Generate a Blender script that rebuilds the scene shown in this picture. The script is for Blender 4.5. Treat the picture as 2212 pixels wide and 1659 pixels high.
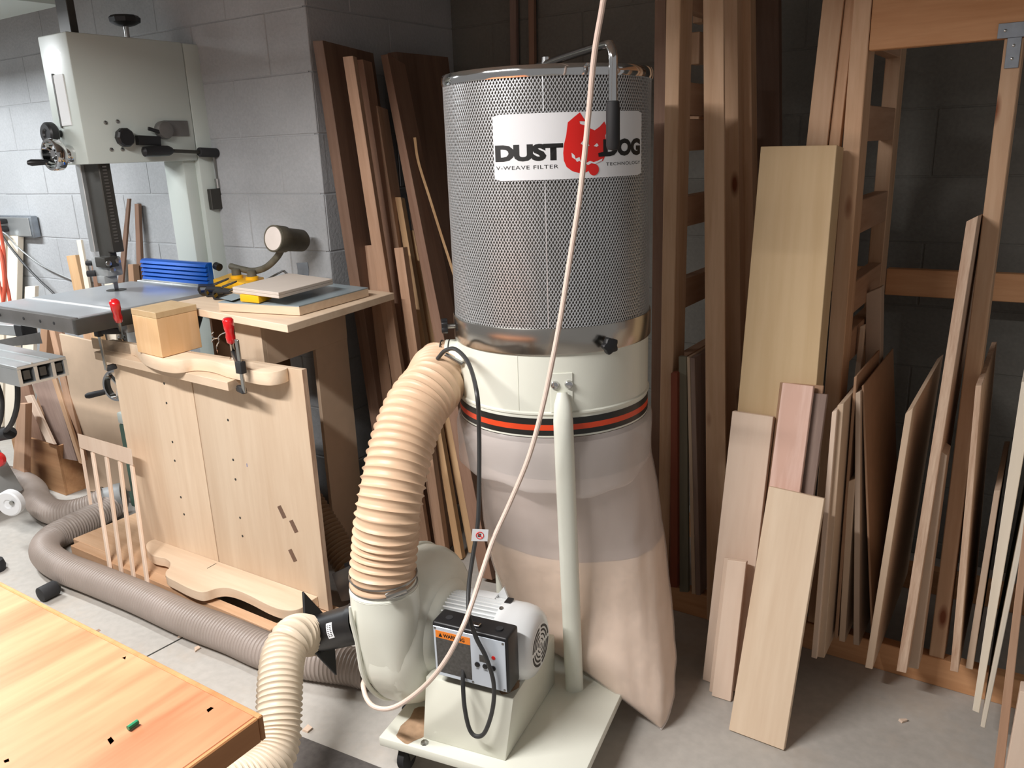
import bpy, bmesh, math, random
from mathutils import Vector, Matrix, noise

# ------------------------------------------------------------------ scene, camera, light
for o in list(bpy.data.objects):
    bpy.data.objects.remove(o, do_unlink=True)
SC = bpy.context.scene
COL = SC.collection
random.seed(11)

cam_data = bpy.data.cameras.new('camera')
cam_data.sensor_fit = 'HORIZONTAL'
cam_data.sensor_width = 36.0
cam_data.lens = 1757.0 / 2212.0 * 36.0
cam_data.clip_start = 0.02
cam = bpy.data.objects.new('camera', cam_data)
COL.objects.link(cam)
_p, _r, _y = math.radians(16.13), math.radians(-2.127), math.radians(33.84)
_f = Vector((-math.sin(_y) * math.cos(_p), math.cos(_y) * math.cos(_p), -math.sin(_p)))
_r0 = Vector((math.cos(_y), math.sin(_y), 0))
_u0 = _r0.cross(_f)
_rt = math.cos(_r) * _r0 + math.sin(_r) * _u0
_up = _rt.cross(_f)
cam.matrix_world = Matrix(((_rt.x, _up.x, -_f.x, 0), (_rt.y, _up.y, -_f.y, 0), (_rt.z, _up.z, -_f.z, 1.5), (0, 0, 0, 1)))
SC.camera = cam

world = bpy.data.worlds.new('world')
SC.world = world
world.use_nodes = True
_bg = world.node_tree.nodes['Background']
_bg.inputs[0].default_value = (0.95, 0.93, 0.92, 1)
_bg.inputs[1].default_value = 0.16

def area(name, loc, size, power, color, rot=(0, 0, 0)):
    d = bpy.data.lights.new(name, 'AREA')
    d.shape = 'RECTANGLE'
    d.size, d.size_y = size
    d.energy = power
    d.color = color
    o = bpy.data.objects.new(name, d)
    COL.objects.link(o)
    o.location = loc
    o.rotation_euler = rot
    return o
# two hanging tube fixtures over the shop floor
LAMPS = [((-4.45, 1.10, 2.16), 1.2, 38, (0.93, 0.97, 1.0)),
         ((-1.60, 0.10, 2.24), 1.2, 54, (1.0, 0.975, 0.96))]
for _l, _s, _w, _c in LAMPS:
    area('tube_light', _l, (_s, 0.10), _w, _c)

SC.view_settings.view_transform = 'Standard'
SC.view_settings.look = 'None'
SC.view_settings.gamma = 1.0
SC.view_settings.use_curve_mapping = False
SC.view_settings.exposure = 0.85

# ------------------------------------------------------------------ materials
def lin(c):
    c = c / 255.0
    return c / 12.92 if c <= 0.04045 else ((c + 0.055) / 1.055) ** 2.4
def rgb(r, g, b):
    return (lin(r), lin(g), lin(b), 1.0)

def new_mat(name):
    m = bpy.data.materials.new(name)
    m.use_nodes = True
    nt = m.node_tree
    return m, nt, nt.nodes['Principled BSDF']

def plain(name, color, rough=0.5, metal=0.0, var=0.06, scale=12.0, bump=0.0, coat=0.0, spec=0.5):
    m, nt, b = new_mat(name)
    N, L = nt.nodes, nt.links
    b.inputs['Roughness'].default_value = rough
    b.inputs['Metallic'].default_value = metal
    b.inputs['Coat Weight'].default_value = coat
    b.inputs['Specular IOR Level'].default_value = spec
    tc = N.new('ShaderNodeTexCoord')
    nz = N.new('ShaderNodeTexNoise')
    nz.inputs['Scale'].default_value = scale
    nz.inputs['Detail'].default_value = 5
    L.new(tc.outputs['Object'], nz.inputs['Vector'])
    r = N.new('ShaderNodeValToRGB')
    c = color
    r.color_ramp.elements[0].position = 0.3
    r.color_ramp.elements[1].position = 0.7
    r.color_ramp.elements[0].color = (c[0] * (1 - var), c[1] * (1 - var), c[2] * (1 - var * 1.2), 1)
    r.color_ramp.elements[1].color = (min(1, c[0] * (1 + var)), min(1, c[1] * (1 + var)), min(1, c[2] * (1 + var)), 1)
    L.new(nz.outputs['Fac'], r.inputs['Fac'])
    L.new(r.outputs['Color'], b.inputs['Base Color'])
    if bump:
        bp = N.new('ShaderNodeBump')
        bp.inputs['Strength'].default_value = bump
        bp.inputs['Distance'].default_value = 0.004
        L.new(nz.outputs['Fac'], bp.inputs['Height'])
        L.new(bp.outputs['Normal'], b.inputs['Normal'])
    return m

def wood(name, c0, c1, axis='Z', rough=0.6, grain=1.0, knots=0.0, dark=None, spec=0.3):
    """c0/c1: two tones; grain runs along AXIS of the object's own space."""
    m, nt, b = new_mat(name)
    N, L = nt.nodes, nt.links
    b.inputs['Roughness'].default_value = rough
    b.inputs['Specular IOR Level'].default_value = spec
    tc = N.new('ShaderNodeTexCoord')
    oi = N.new('ShaderNodeObjectInfo')
    ad = N.new('ShaderNodeVectorMath'); ad.operation = 'MULTIPLY_ADD'
    cmb = N.new('ShaderNodeCombineXYZ')
    for k in range(3):
        L.new(oi.outputs['Random'], cmb.inputs[k])
    L.new(cmb.outputs[0], ad.inputs[0])
    ad.inputs[1].default_value = (7.3, 3.1, 5.7)
    L.new(tc.outputs['Object'], ad.inputs[2])
    mp = N.new('ShaderNodeMapping')
    sc = {'X': (1.2, 14, 14), 'Y': (14, 1.2, 14), 'Z': (14, 14, 1.2)}[axis]
    mp.inputs['Scale'].default_value = tuple(s * grain for s in sc)
    L.new(ad.outputs[0], mp.inputs['Vector'])
    nz = N.new('ShaderNodeTexNoise')
    nz.inputs['Scale'].default_value = 1.0
    nz.inputs['Detail'].default_value = 7
    nz.inputs['Roughness'].default_value = 0.6
    nz.inputs['Distortion'].default_value = 0.5
    L.new(mp.outputs[0], nz.inputs['Vector'])
    mp2 = N.new('ShaderNodeMapping')
    mp2.inputs['Scale'].default_value = tuple(s * grain * 7 for s in sc)
    L.new(ad.outputs[0], mp2.inputs['Vector'])
    nz2 = N.new('ShaderNodeTexNoise')
    nz2.inputs['Scale'].default_value = 1.0
    nz2.inputs['Detail'].default_value = 2
    L.new(mp2.outputs[0], nz2.inputs['Vector'])
    mx = N.new('ShaderNodeMath'); mx.operation = 'MULTIPLY_ADD'
    mx.inputs[1].default_value = 0.3
    L.new(nz2.outputs['Fac'], mx.inputs[0])
    sb = N.new('ShaderNodeMath'); sb.operation = 'ADD'; sb.inputs[1].default_value = -0.15
    L.new(nz.outputs['Fac'], sb.inputs[0])
    L.new(sb.outputs[0], mx.inputs[2])
    r = N.new('ShaderNodeValToRGB')
    r.color_ramp.elements[0].position = 0.32
    r.color_ramp.elements[1].position = 0.68
    r.color_ramp.elements[0].color = c0
    r.color_ramp.elements[1].color = c1
    L.new(mx.outputs[0], r.inputs['Fac'])
    out = r.outputs['Color']
    # board to board variation
    hv = N.new('ShaderNodeHueSaturation')
    vr = N.new('ShaderNodeMapRange')
    vr.inputs['To Min'].default_value = 0.9
    vr.inputs['To Max'].default_value = 1.1
    L.new(oi.outputs['Random'], vr.inputs['Value'])
    L.new(vr.outputs['Result'], hv.inputs['Value'])
    L.new(out, hv.inputs['Color'])
    out = hv.outputs['Color']
    if knots:
        vo = N.new('ShaderNodeTexVoronoi')
        mk = N.new('ShaderNodeMapping')
        mk.inputs['Scale'].default_value = {'X': (3, 9, 9), 'Y': (9, 3, 9), 'Z': (9, 9, 3)}[axis]
        L.new(ad.outputs[0], mk.inputs['Vector'])
        L.new(mk.outputs[0], vo.inputs['Vector'])
        vo.inputs['Scale'].default_value = 1.0
        kr = N.new('ShaderNodeValToRGB')
        kr.color_ramp.elements[0].position = 0.05
        kr.color_ramp.elements[0].color = (1, 1, 1, 1)
        kr.color_ramp.elements[1].position = 0.05 + 0.1 * knots
        kr.color_ramp.elements[1].color = (0, 0, 0, 1)
        L.new(vo.outputs['Distance'], kr.inputs['Fac'])
        km = N.new('ShaderNodeMixRGB')
        L.new(kr.outputs['Color'], km.inputs['Fac'])
        L.new(out, km.inputs['Color1'])
        km.inputs['Color2'].default_value = dark or (c0[0] * 0.25, c0[1] * 0.2, c0[2] * 0.2, 1)
        out = km.outputs['Color']
    L.new(out, b.inputs['Base Color'])
    bp = N.new('ShaderNodeBump')
    bp.inputs['Strength'].default_value = 0.12
    bp.inputs['Distance'].default_value = 0.002
    L.new(nz2.outputs['Fac'], bp.inputs['Height'])
    L.new(bp.outputs['Normal'], b.inputs['Normal'])
    return m

def concrete(name, c0, c1, scale, fine, bump, rough=0.85, stain=None):
    m, nt, b = new_mat(name)
    N, L = nt.nodes, nt.links
    b.inputs['Roughness'].default_value = rough
    b.inputs['Specular IOR Level'].default_value = 0.3
    tc = N.new('ShaderNodeTexCoord')
    geo = N.new('ShaderNodeNewGeometry')
    nz = N.new('ShaderNodeTexNoise'); nz.inputs['Scale'].default_value = scale; nz.inputs['Detail'].default_value = 6
    nf = N.new('ShaderNodeTexNoise'); nf.inputs['Scale'].default_value = fine; nf.inputs['Detail'].default_value = 4
    L.new(geo.outputs['Position'], nz.inputs['Vector'])
    L.new(geo.outputs['Position'], nf.inputs['Vector'])
    mx = N.new('ShaderNodeMath'); mx.operation = 'MULTIPLY_ADD'; mx.inputs[1].default_value = 0.35
    L.new(nf.outputs['Fac'], mx.inputs[0])
    sb = N.new('ShaderNodeMath'); sb.operation = 'MULTIPLY_ADD'; sb.inputs[1].default_value = 0.8; sb.inputs[2].default_value = -0.08
    L.new(nz.outputs['Fac'], sb.inputs[0])
    L.new(sb.outputs[0], mx.inputs[2])
    r = N.new('ShaderNodeValToRGB')
    r.color_ramp.elements[0].position = 0.3; r.color_ramp.elements[0].color = c0
    r.color_ramp.elements[1].position = 0.7; r.color_ramp.elements[1].color = c1
    L.new(mx.outputs[0], r.inputs['Fac'])
    out = r.outputs['Color']
    if stain:
        ns = N.new('ShaderNodeTexNoise'); ns.inputs['Scale'].default_value = 3.1; ns.inputs['Detail'].default_value = 8
        ns.inputs['Roughness'].default_value = 0.7
        L.new(geo.outputs['Position'], ns.inputs['Vector'])
        rs = N.new('ShaderNodeValToRGB')
        rs.color_ramp.elements[0].position = 0.52; rs.color_ramp.elements[0].color = (0, 0, 0, 1)
        rs.color_ramp.elements[1].position = 0.78; rs.color_ramp.elements[1].color = (0.6, 0.6, 0.6, 1)
        L.new(ns.outputs['Fac'], rs.inputs['Fac'])
        ms = N.new('ShaderNodeMixRGB')
        L.new(rs.outputs['Color'], ms.inputs['Fac'])
        L.new(out, ms.inputs['Color1'])
        ms.inputs['Color2'].default_value = stain
        out = ms.outputs['Color']
    L.new(out, b.inputs['Base Color'])
    bp = N.new('ShaderNodeBump'); bp.inputs['Strength'].default_value = bump; bp.inputs['Distance'].default_value = 0.003
    L.new(nf.outputs['Fac'], bp.inputs['Height'])
    L.new(bp.outputs['Normal'], b.inputs['Normal'])
    return m

MAT = dict(
    block=concrete('painted block', rgb(158, 160, 162), rgb(182, 184, 186), 2.2, 90, 0.5),
    blockshade=concrete('shaded block', rgb(104, 102, 96), rgb(126, 123, 116), 2.2, 90, 0.5),  # back wall tone, the shade of the timber bay put into the colour
    mortar=concrete('mortar', rgb(156, 158, 160), rgb(174, 176, 178), 4, 120, 0.4),
    floor=concrete('concrete floor', rgb(166, 161, 154), rgb(194, 189, 181), 1.6, 40, 0.15, 0.7, rgb(188, 170, 150)),
    ceiling=plain('ceiling board', rgb(150, 146, 140), 0.9),
    cream=plain('cream enamel', rgb(226, 227, 214), 0.32, var=0.025, scale=3, coat=0.25),
    cream_soft=plain('cream enamel dusty', rgb(222, 222, 208), 0.42, var=0.04, scale=4, coat=0.1),
    white_metal=plain('white motor enamel', rgb(228, 230, 230), 0.28, var=0.02, coat=0.4),
    chrome=plain('chrome', rgb(215, 215, 215), 0.08, 1.0, var=0.03),
    steel=plain('steel', rgb(170, 170, 168), 0.3, 1.0, var=0.08),
    brushed=plain('stainless band', rgb(190, 186, 180), 0.22, 1.0, var=0.10, scale=5),
    mesh=plain('zinc mesh', rgb(208, 210, 212), 0.36, 0.6, var=0.05),
    filter=plain('filter pleats', rgb(96, 93, 88), 0.9, var=0.1, scale=30),
    zinc=plain('galvanised', rgb(150, 156, 164), 0.45, 0.8, var=0.12, scale=40),
    alu=plain('aluminium', rgb(205, 208, 208), 0.35, 0.8, var=0.04),
    black=plain('black plastic', rgb(28, 28, 30), 0.4, var=0.1),
    blacksoft=plain('black rubber', rgb(38, 38, 40), 0.7, var=0.1),
    castiron=plain('cast iron', rgb(168, 172, 176), 0.32, 0.25, var=0.06, scale=6),
    darksteel=plain('dark painted steel', rgb(62, 60, 56), 0.5, 0.3, var=0.12),
    saw=plain('saw enamel', rgb(198, 206, 200), 0.4, var=0.02, scale=3, coat=0.1),
    green=plain('green enamel', rgb(62, 92, 80), 0.5, var=0.08),
    red=plain('red lacquer', rgb(205, 24, 30), 0.25, var=0.04, coat=0.5),
    orange=plain('orange tape', rgb(226, 74, 36), 0.35, var=0.03),
    warn=plain('orange label', rgb(226, 128, 44), 0.4, var=0.03),
    blackband=plain('black tape', rgb(36, 36, 34), 0.35, var=0.08),
    white=plain('white plastic', rgb(232, 234, 236), 0.35, var=0.015),
    label=plain('white label', rgb(228, 230, 232), 0.3, var=0.01),
    ink=plain('black print', rgb(16, 16, 16), 0.5, var=0.0),
    inkred=plain('red print', rgb(222, 34, 28), 0.4, var=0.02),
    face=plain('control face', rgb(205, 214, 224), 0.3, 0.3, var=0.02),
    greyface=plain('grey print', rgb(74, 72, 70), 0.5, var=0.25, scale=160),
    yellow=plain('yellow plastic', rgb(244, 184, 24), 0.4, var=0.03),
    blue=plain('blue anodised', rgb(20, 92, 190), 0.3, 0.35, var=0.05),
    laminate=plain('grey blue laminate', rgb(150, 164, 170), 0.3, var=0.04),
    tanhose=plain('tan hose', rgb(208, 176, 146), 0.45, var=0.06, scale=8),
    creamhose=plain('cream hose', rgb(212, 196, 174), 0.45, var=0.05, scale=8),
    greyhose=plain('grey hose', rgb(158, 146, 138), 0.45, var=0.08, scale=8),
    brownhose=plain('brown hose', rgb(150, 124, 98), 0.6, var=0.08, scale=8),
    duster=plain('sawdust', rgb(168, 138, 110), 0.95, var=0.12, scale=60, bump=0.4),
    whitecord=plain('white cord', rgb(222, 200, 186), 0.5, var=0.03),
    greycord=plain('black cord', rgb(52, 52, 52), 0.45, var=0.06),
    orangecord=plain('orange cord', rgb(214, 96, 72), 0.5, var=0.05),
    mat=concrete('dusty rubber mat', rgb(70, 66, 64), rgb(112, 106, 102), 6, 60, 0.3, 0.9),
    lens=plain('lamp lens', rgb(232, 222, 214), 0.25, var=0.05),
    lampbody=plain('dusty lamp body', rgb(98, 93, 80), 0.65, var=0.35, scale=18),
    pencil=plain('green pencil', rgb(40, 130, 90), 0.4, var=0.03),
    greycast=plain('grey casting', rgb(150, 152, 152), 0.5, var=0.06),
    plate=plain('grey plate', rgb(118, 116, 114), 0.4, 0.5, var=0.1, scale=20),
    # timber
    birch=wood('birch ply', rgb(210, 184, 156), rgb(224, 202, 176), 'Z', grain=0.7),
    birchx=wood('birch ply flat', rgb(214, 188, 160), rgb(230, 208, 182), 'X', grain=0.7),
    plypale=wood('pale ply board', rgb(220, 194, 172), rgb(232, 210, 190), 'Z', grain=0.6),
    plytan=wood('tan ply board', rgb(200, 170, 128), rgb(214, 186, 146), 'Z', grain=0.6, knots=0.15, dark=rgb(170, 132, 86)),
    pink=wood('pinkish board', rgb(216, 176, 158), rgb(236, 204, 190), 'Z', grain=1.3),
    greyply=plain('grey plywood', rgb(204, 192, 180), 0.6, var=0.02, scale=20),
    mdf=plain('fibreboard', rgb(206, 180, 154), 0.7, var=0.03, scale=20),
    mdfdark=plain('brown fibreboard', rgb(164, 128, 100), 0.75, var=0.05, scale=20),
    mdfgrey=plain('pale sheet', rgb(192, 170, 150), 0.7, var=0.03, scale=20),
    plyedge=wood('ply edge', rgb(178, 144, 120), rgb(216, 190, 166), 'Z', grain=3.5),
    pine=wood('pine stud', rgb(190, 150, 116), rgb(212, 176, 144), 'Z', knots=0.8, dark=rgb(126, 70, 42)),
    pinex=wood('pine rail', rgb(184, 132, 90), rgb(206, 156, 114), 'X', knots=0.8, dark=rgb(60, 36, 24)),
    piney=wood('pine rung', rgb(170, 132, 104), rgb(190, 152, 124), 'Y', knots=0.4),
    cherry=wood('cherry stick', rgb(168, 132, 106), rgb(192, 156, 130), 'Z'),
    walnut=wood('brown board', rgb(130, 98, 80), rgb(152, 120, 100), 'Z'),
    umber=wood('dark slab', rgb(104, 80, 66), rgb(124, 98, 82), 'Z'),
    ash=wood('ash stick', rgb(200, 160, 118), rgb(216, 180, 138), 'Z'),
    redwood=wood('red board', rgb(128, 66, 48), rgb(146, 80, 60), 'Z'),
    greyish=wood('grey green board', rgb(124, 120, 104), rgb(144, 138, 120), 'Z'),
    greybrown=wood('grey brown board', rgb(128, 106, 96), rgb(154, 132, 120), 'Z'),
    whiteboard=wood('whitewashed board', rgb(224, 212, 192), rgb(236, 226, 210), 'Z', grain=0.6),
    bench=wood('bench top', rgb(168, 96, 62), rgb(200, 146, 108), 'Y', rough=0.42, grain=0.55, spec=0.5),
    benchedge=wood('bench edge', rgb(168, 112, 70), rgb(190, 138, 92), 'Y', rough=0.5),
    offcut=wood('bin panel', rgb(166, 120, 84), rgb(192, 148, 108), 'X', grain=0.8),
    boxwood=wood('box ply', rgb(212, 170, 122), rgb(224, 186, 142), 'Z', grain=0.8),
    pallet=wood('base plank', rgb(200, 158, 122), rgb(218, 182, 148), 'X'),
)
def plastic_film():
    m, nt, b = new_mat('clear bag film')
    N, L = nt.nodes, nt.links
    out = N['Material Output']
    b.inputs['Base Color'].default_value = rgb(240, 230, 224)
    b.inputs['Roughness'].default_value = 0.22
    tc = N.new('ShaderNodeTexCoord')
    nz = N.new('ShaderNodeTexNoise'); nz.inputs['Scale'].default_value = 9; nz.inputs['Detail'].default_value = 4
    mp = N.new('ShaderNodeMapping'); mp.inputs['Scale'].default_value = (1.0, 1.0, 0.35)
    L.new(tc.outputs['Object'], mp.inputs['Vector'])
    L.new(mp.outputs[0], nz.inputs['Vector'])
    bp = N.new('ShaderNodeBump'); bp.inputs['Strength'].default_value = 0.25; bp.inputs['Distance'].default_value = 0.01
    L.new(nz.outputs['Fac'], bp.inputs['Height'])
    L.new(bp.outputs['Normal'], b.inputs['Normal'])
    tr = N.new('ShaderNodeBsdfTransparent')
    mix = N.new('ShaderNodeMixShader'); mix.inputs[0].default_value = 0.42
    L.new(tr.outputs[0], mix.inputs[1])
    L.new(b.outputs[0], mix.inputs[2])
    L.new(mix.outputs[0], out.inputs['Surface'])
    return m
MAT['film'] = plastic_film()
def dusty_inner():
    return plain('bagged sawdust', rgb(246, 218, 190), 0.9, var=0.08, scale=70, bump=0.3)
MAT['bagdust'] = dusty_inner()
MAT['dustfilm'] = plain('dust coated liner', rgb(192, 172, 160), 0.8, var=0.06, scale=6)

# ------------------------------------------------------------------ mesh helpers
V = Vector
class MB:
    def __init__(s):
        s.bm = bmesh.new()
    def hexa(s, p):
        v = [s.bm.verts.new(q) for q in p]      # bottom 4 then top 4, same turn
        for f in ((3, 2, 1, 0), (4, 5, 6, 7), (0, 1, 5, 4), (1, 2, 6, 5), (2, 3, 7, 6), (3, 0, 4, 7)):
            s.bm.faces.new([v[k] for k in f])
        return s
    def box(s, x0, x1, y0, y1, z0, z1):
        return s.hexa([(x0, y0, z0), (x1, y0, z0), (x1, y1, z0), (x0, y1, z0), (x0, y0, z1), (x1, y0, z1), (x1, y1, z1), (x0, y1, z1)])
    def obox(s, c, a, b, d):
        c, a, b, d = V(c), V(a), V(b), V(d)
        return s.hexa([c - a - b - d, c + a - b - d, c + a + b - d, c - a + b - d, c - a - b + d, c + a - b + d, c + a + b + d, c - a + b + d])
    def bar(s, p0, p1, w, h, ref=(0, 0, 1)):
        p0, p1 = V(p0), V(p1)
        d = (p1 - p0).normalized()
        r = V(ref)
        if abs(d.dot(r)) > 0.98: r = V((0, 1, 0))
        a = d.cross(r).normalized(); b = a.cross(d)
        return s.obox((p0 + p1) / 2, a * w / 2, b * h / 2, (p1 - p0) / 2)
    def frame(s, d):
        d = V(d).normalized()
        r = V((0, 0, 1)) if abs(d.z) < 0.95 else V((1, 0, 0))
        a = d.cross(r).normalized()
        return a, a.cross(d)
    def rings(s, rs, cap=True, closed=False):
        vs = [[s.bm.verts.new(q) for q in r] for r in rs]
        n = len(vs[0])
        m = len(vs)
        for i in range(m if closed else m - 1):
            A, B = vs[i], vs[(i + 1) % m]
            for j in range(n):
                s.bm.faces.new((A[j], A[(j + 1) % n], B[(j + 1) % n], B[j]))
        if cap and not closed:
            s.bm.faces.new(vs[0][::-1]); s.bm.faces.new(vs[-1])
        return s
    def lathe(s, c, axis, prof, seg=32, cap=True):
        """prof: (distance along axis, radius)"""
        c = V(c); d = V(axis).normalized(); a, b = s.frame(d)
        rs = []
        for t, r in prof:
            r = max(r, 1e-5)
            rs.append([c + d * t + (a * math.cos(2 * math.pi * k / seg) + b * math.sin(2 * math.pi * k / seg)) * r for k in range(seg)])
        return s.rings(rs, cap)
    def cyl(s, p0, p1, r0, r1=None, seg=20, cap=True):
        p0, p1 = V(p0), V(p1)
        return s.lathe(p0, p1 - p0, [(0, r0), ((p1 - p0).length, r1 if r1 is not None else r0)], seg, cap)
    def tube(s, path, r, seg=10, cap=True, flat=None, ref=None):
        path = [V(p) for p in path]
        n = len(path)
        tan = [(path[min(i + 1, n - 1)] - path[max(i - 1, 0)]).normalized() for i in range(n)]
        a, b = s.frame(tan[0])
        if ref is not None:
            a = V(ref) - tan[0] * V(ref).dot(tan[0]); a.normalize(); b = a.cross(tan[0])
        rs = []
        for i in range(n):
            t = tan[i]
            a = (a - t * a.dot(t)).normalized(); b = a.cross(t)
            rr = r[i] if isinstance(r, (list, tuple)) else r
            fl = flat or 1.0
            rs.append([path[i] + (a * math.cos(2 * math.pi * k / seg) + b * math.sin(2 * math.pi * k / seg) * fl) * rr for k in range(seg)])
        return s.rings(rs, cap)
    def prism(s, poly, vec):
        v = V(vec)
        lo = [s.bm.verts.new(V(p)) for p in poly]
        hi = [s.bm.verts.new(V(p) + v) for p in poly]
        n = len(poly)
        s.bm.faces.new(lo); s.bm.faces.new(hi[::-1])
        for k in range(n):
            s.bm.faces.new((lo[k], hi[k], hi[(k + 1) % n], lo[(k + 1) % n]))
        return s
    def poly(s, pts):
        s.bm.faces.new([s.bm.verts.new(V(p)) for p in pts]); return s
    def ball(s, c, r, sx=1, sy=1, sz=1, seg=16):
        g = bmesh.ops.create_uvsphere(s.bm, u_segments=seg, v_segments=seg // 2, radius=r)
        for v in g['verts']:
            v.co = V((v.co.x * sx, v.co.y * sy, v.co.z * sz)) + V(c)
        return s
    def torus(s, c, axis, R, r, seg=32, mseg=8):
        c = V(c); d = V(axis).normalized(); a, b = s.frame(d)
        rs = []
        for k in range(seg):
            t = 2 * math.pi * k / seg
            u = a * math.cos(t) + b * math.sin(t)
            rs.append([c + u * (R + r * math.cos(2 * math.pi * j / mseg)) + d * r * math.sin(2 * math.pi * j / mseg) for j in range(mseg)])
        return s.rings(rs, False, True)
    def build(s, name, mat, parent=None, bevel=0.0, seg=2, smooth=True, angle=35, origin=None, label=None, stuff=False):
        bm = s.bm
        bmesh.ops.recalc_face_normals(bm, faces=bm.faces[:])
        if bevel:
            es = [e for e in bm.edges if len(e.link_faces) == 2 and e.calc_face_angle(0) > 0.5]
            bmesh.ops.bevel(bm, geom=es, offset=bevel, offset_type='OFFSET', segments=seg, profile=0.5, affect='EDGES', clamp_overlap=True)
        o3 = None
        if origin is not None:
            o3 = V(origin)
        elif parent is not None and parent.get('_org') is not None:
            o3 = V(parent['_org'])
        if o3 is not None:
            for v in bm.verts: v.co -= o3
        me = bpy.data.meshes.new(name)
        bm.to_mesh(me); bm.free()
        me.materials.append(MAT[mat] if isinstance(mat, str) else mat)
        if smooth:
            me.polygons.foreach_set('use_smooth', [True] * len(me.polygons))
            me.set_sharp_from_angle(angle=math.radians(angle))
        o = bpy.data.objects.new(name, me)
        COL.objects.link(o)
        if parent is not None:
            o.parent = parent
        elif origin is not None:
            o.location = o3
        if label: o['label'] = label
        if stuff: o['kind'] = 'stuff'
        return o

def tag(o, label, cat, group=None):
    o['label'] = label; o['category'] = cat
    if group: o['group'] = group
    return o
def thing(name, label, cat, loc=(0, 0, 0), rotz=0.0, group=None, keep_world=True):
    """Empty at the base of a thing; its parts are given in room coordinates (keep_world) or in the thing's own."""
    o = bpy.data.objects.new(name, None)
    COL.objects.link(o)
    o.empty_display_size = 0.05
    o.location = loc
    o.rotation_euler = (0, 0, rotz)
    if keep_world: o['_org'] = list(loc)
    return tag(o, label, cat, group)
def sub(parent, mb, name, mat, **k):
    """a sub-part: shares its part's origin"""
    t = parent
    while t is not None and t.get('_org') is None and t.parent is not None: t = t.parent
    if t is not None and t.get('_org') is not None: k['origin'] = tuple(t['_org'])
    return mb.build(name, mat, parent, **k)
def structure(o):
    o['kind'] = 'structure'; return o

def catmull(pts, per=12):
    P = [V(p) for p in pts]
    P = [P[0] * 2 - P[1]] + P + [P[-1] * 2 - P[-2]]
    out = []
    for i in range(1, len(P) - 2):
        for k in range(per):
            t = k / per
            a, b, c, d = P[i - 1], P[i], P[i + 1], P[i + 2]
            out.append(0.5 * ((2 * b) + (c - a) * t + (2 * a - 5 * b + 4 * c - d) * t * t + (3 * b - a - 3 * c + d) * t ** 3))
    out.append(P[-2])
    return out
def resample(path, step):
    L = [0.0]
    for i in range(1, len(path)): L.append(L[-1] + (path[i] - path[i - 1]).length)
    n = max(2, int(round(L[-1] / step)))
    out = []; j = 0
    for k in range(n + 1):
        t = L[-1] * k / n
        while j < len(L) - 2 and L[j + 1] < t: j += 1
        f = (t - L[j]) / max(1e-9, L[j + 1] - L[j])
        out.append(path[j].lerp(path[j + 1], min(1, max(0, f))))
    return out, L[-1]
def ribbed(mb, ctrl, r, pitch, amp, seg=32, sub_=8, sharp=2.5, sag=None):
    path, ln = resample(catmull(ctrl, 16), pitch / sub_)
    n = len(path)
    rad = []
    for i in range(n):
        w = 0.5 + 0.5 * math.cos(2 * math.pi * i / sub_)
        rad.append(r + amp * w ** sharp)
    mb.tube(path, rad, seg, cap=False)
    return path

def board(name, label, cat, A, B, Cc, D, t, mat, group=None, bevel=0.0012, lift=None):
    """One board: front face A (bottom left) B (bottom right) Cc D, thickness T to the back; origin at its foot, Z along its length."""
    A, B, Cc, D = V(A), V(B), V(Cc), V(D)
    o0 = (A + B) / 2
    z = ((Cc + D) / 2 - o0).normalized()
    x = (B - A); x = (x - z * x.dot(z)).normalized()
    y = z.cross(x)
    fr = Matrix((x, y, z)).transposed()
    inv = fr.transposed()
    n = y * t
    pts = [A, B, B + n, A + n, D, Cc, Cc + n, D + n]
    if lift is not None:
        low = min(p.z for p in pts)
        up = V((0, 0, max(0.0, lift - low)))
        o0 = o0 + up
        pts = [p + up for p in pts]
    mb = MB().hexa([inv @ (p - o0) for p in pts])
    o = mb.build(name, mat, None, bevel=bevel, seg=1, smooth=False)
    o.matrix_world = Matrix.Translation(o0) @ fr.to_4x4()
    if label: tag(o, label, cat, group)
    return o

def text_mesh(body, bold=0.0, spacing=1.0):
    c = bpy.data.curves.new('lettering', 'FONT')
    c.body = body
    c.size = 1.0
    c.offset = bold
    c.space_character = spacing
    c.resolution_u = 3
    o = bpy.data.objects.new('lettering', c)
    COL.objects.link(o)
    dg = bpy.context.evaluated_depsgraph_get()
    me = bpy.data.meshes.new_from_object(o.evaluated_get(dg))
    bpy.data.objects.remove(o, do_unlink=True)
    bpy.data.curves.remove(c)
    bm = bmesh.new(); bm.from_mesh(me)
    lo, hi = min(v.co.x for v in bm.verts), max(v.co.x for v in bm.verts)
    for k in range(1, 40):                               # fine enough to follow a curved surface
        bmesh.ops.bisect_plane(bm, geom=bm.verts[:] + bm.edges[:] + bm.faces[:], plane_co=(lo + (hi - lo) * k / 40, 0, 0), plane_no=(1, 0, 0))
    bm.to_mesh(me); bm.free()
    xs = [v.co.x for v in me.vertices]; ys = [v.co.y for v in me.vertices]
    x0, x1, y0, y1 = min(xs), max(xs), min(ys), max(ys)
    for v in me.vertices:
        v.co = V(((v.co.x - x0) / (x1 - x0), (v.co.y - y0) / (y1 - y0), 0))
    return me
def text_part(name, body, fn, mat, parent, bold=0.0, spacing=1.0, label=None):
    """fn maps the lettering's unit box (s, t) to a point in the parent's space"""
    me = text_mesh(body, bold, spacing)
    for v in me.vertices: v.co = fn(v.co.x, v.co.y)
    me.materials.clear(); me.materials.append(MAT[mat])
    me.name = name
    o = bpy.data.objects.new(name, me)
    COL.objects.link(o)
    o.parent = parent
    if label: o['label'] = label
    return o

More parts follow.
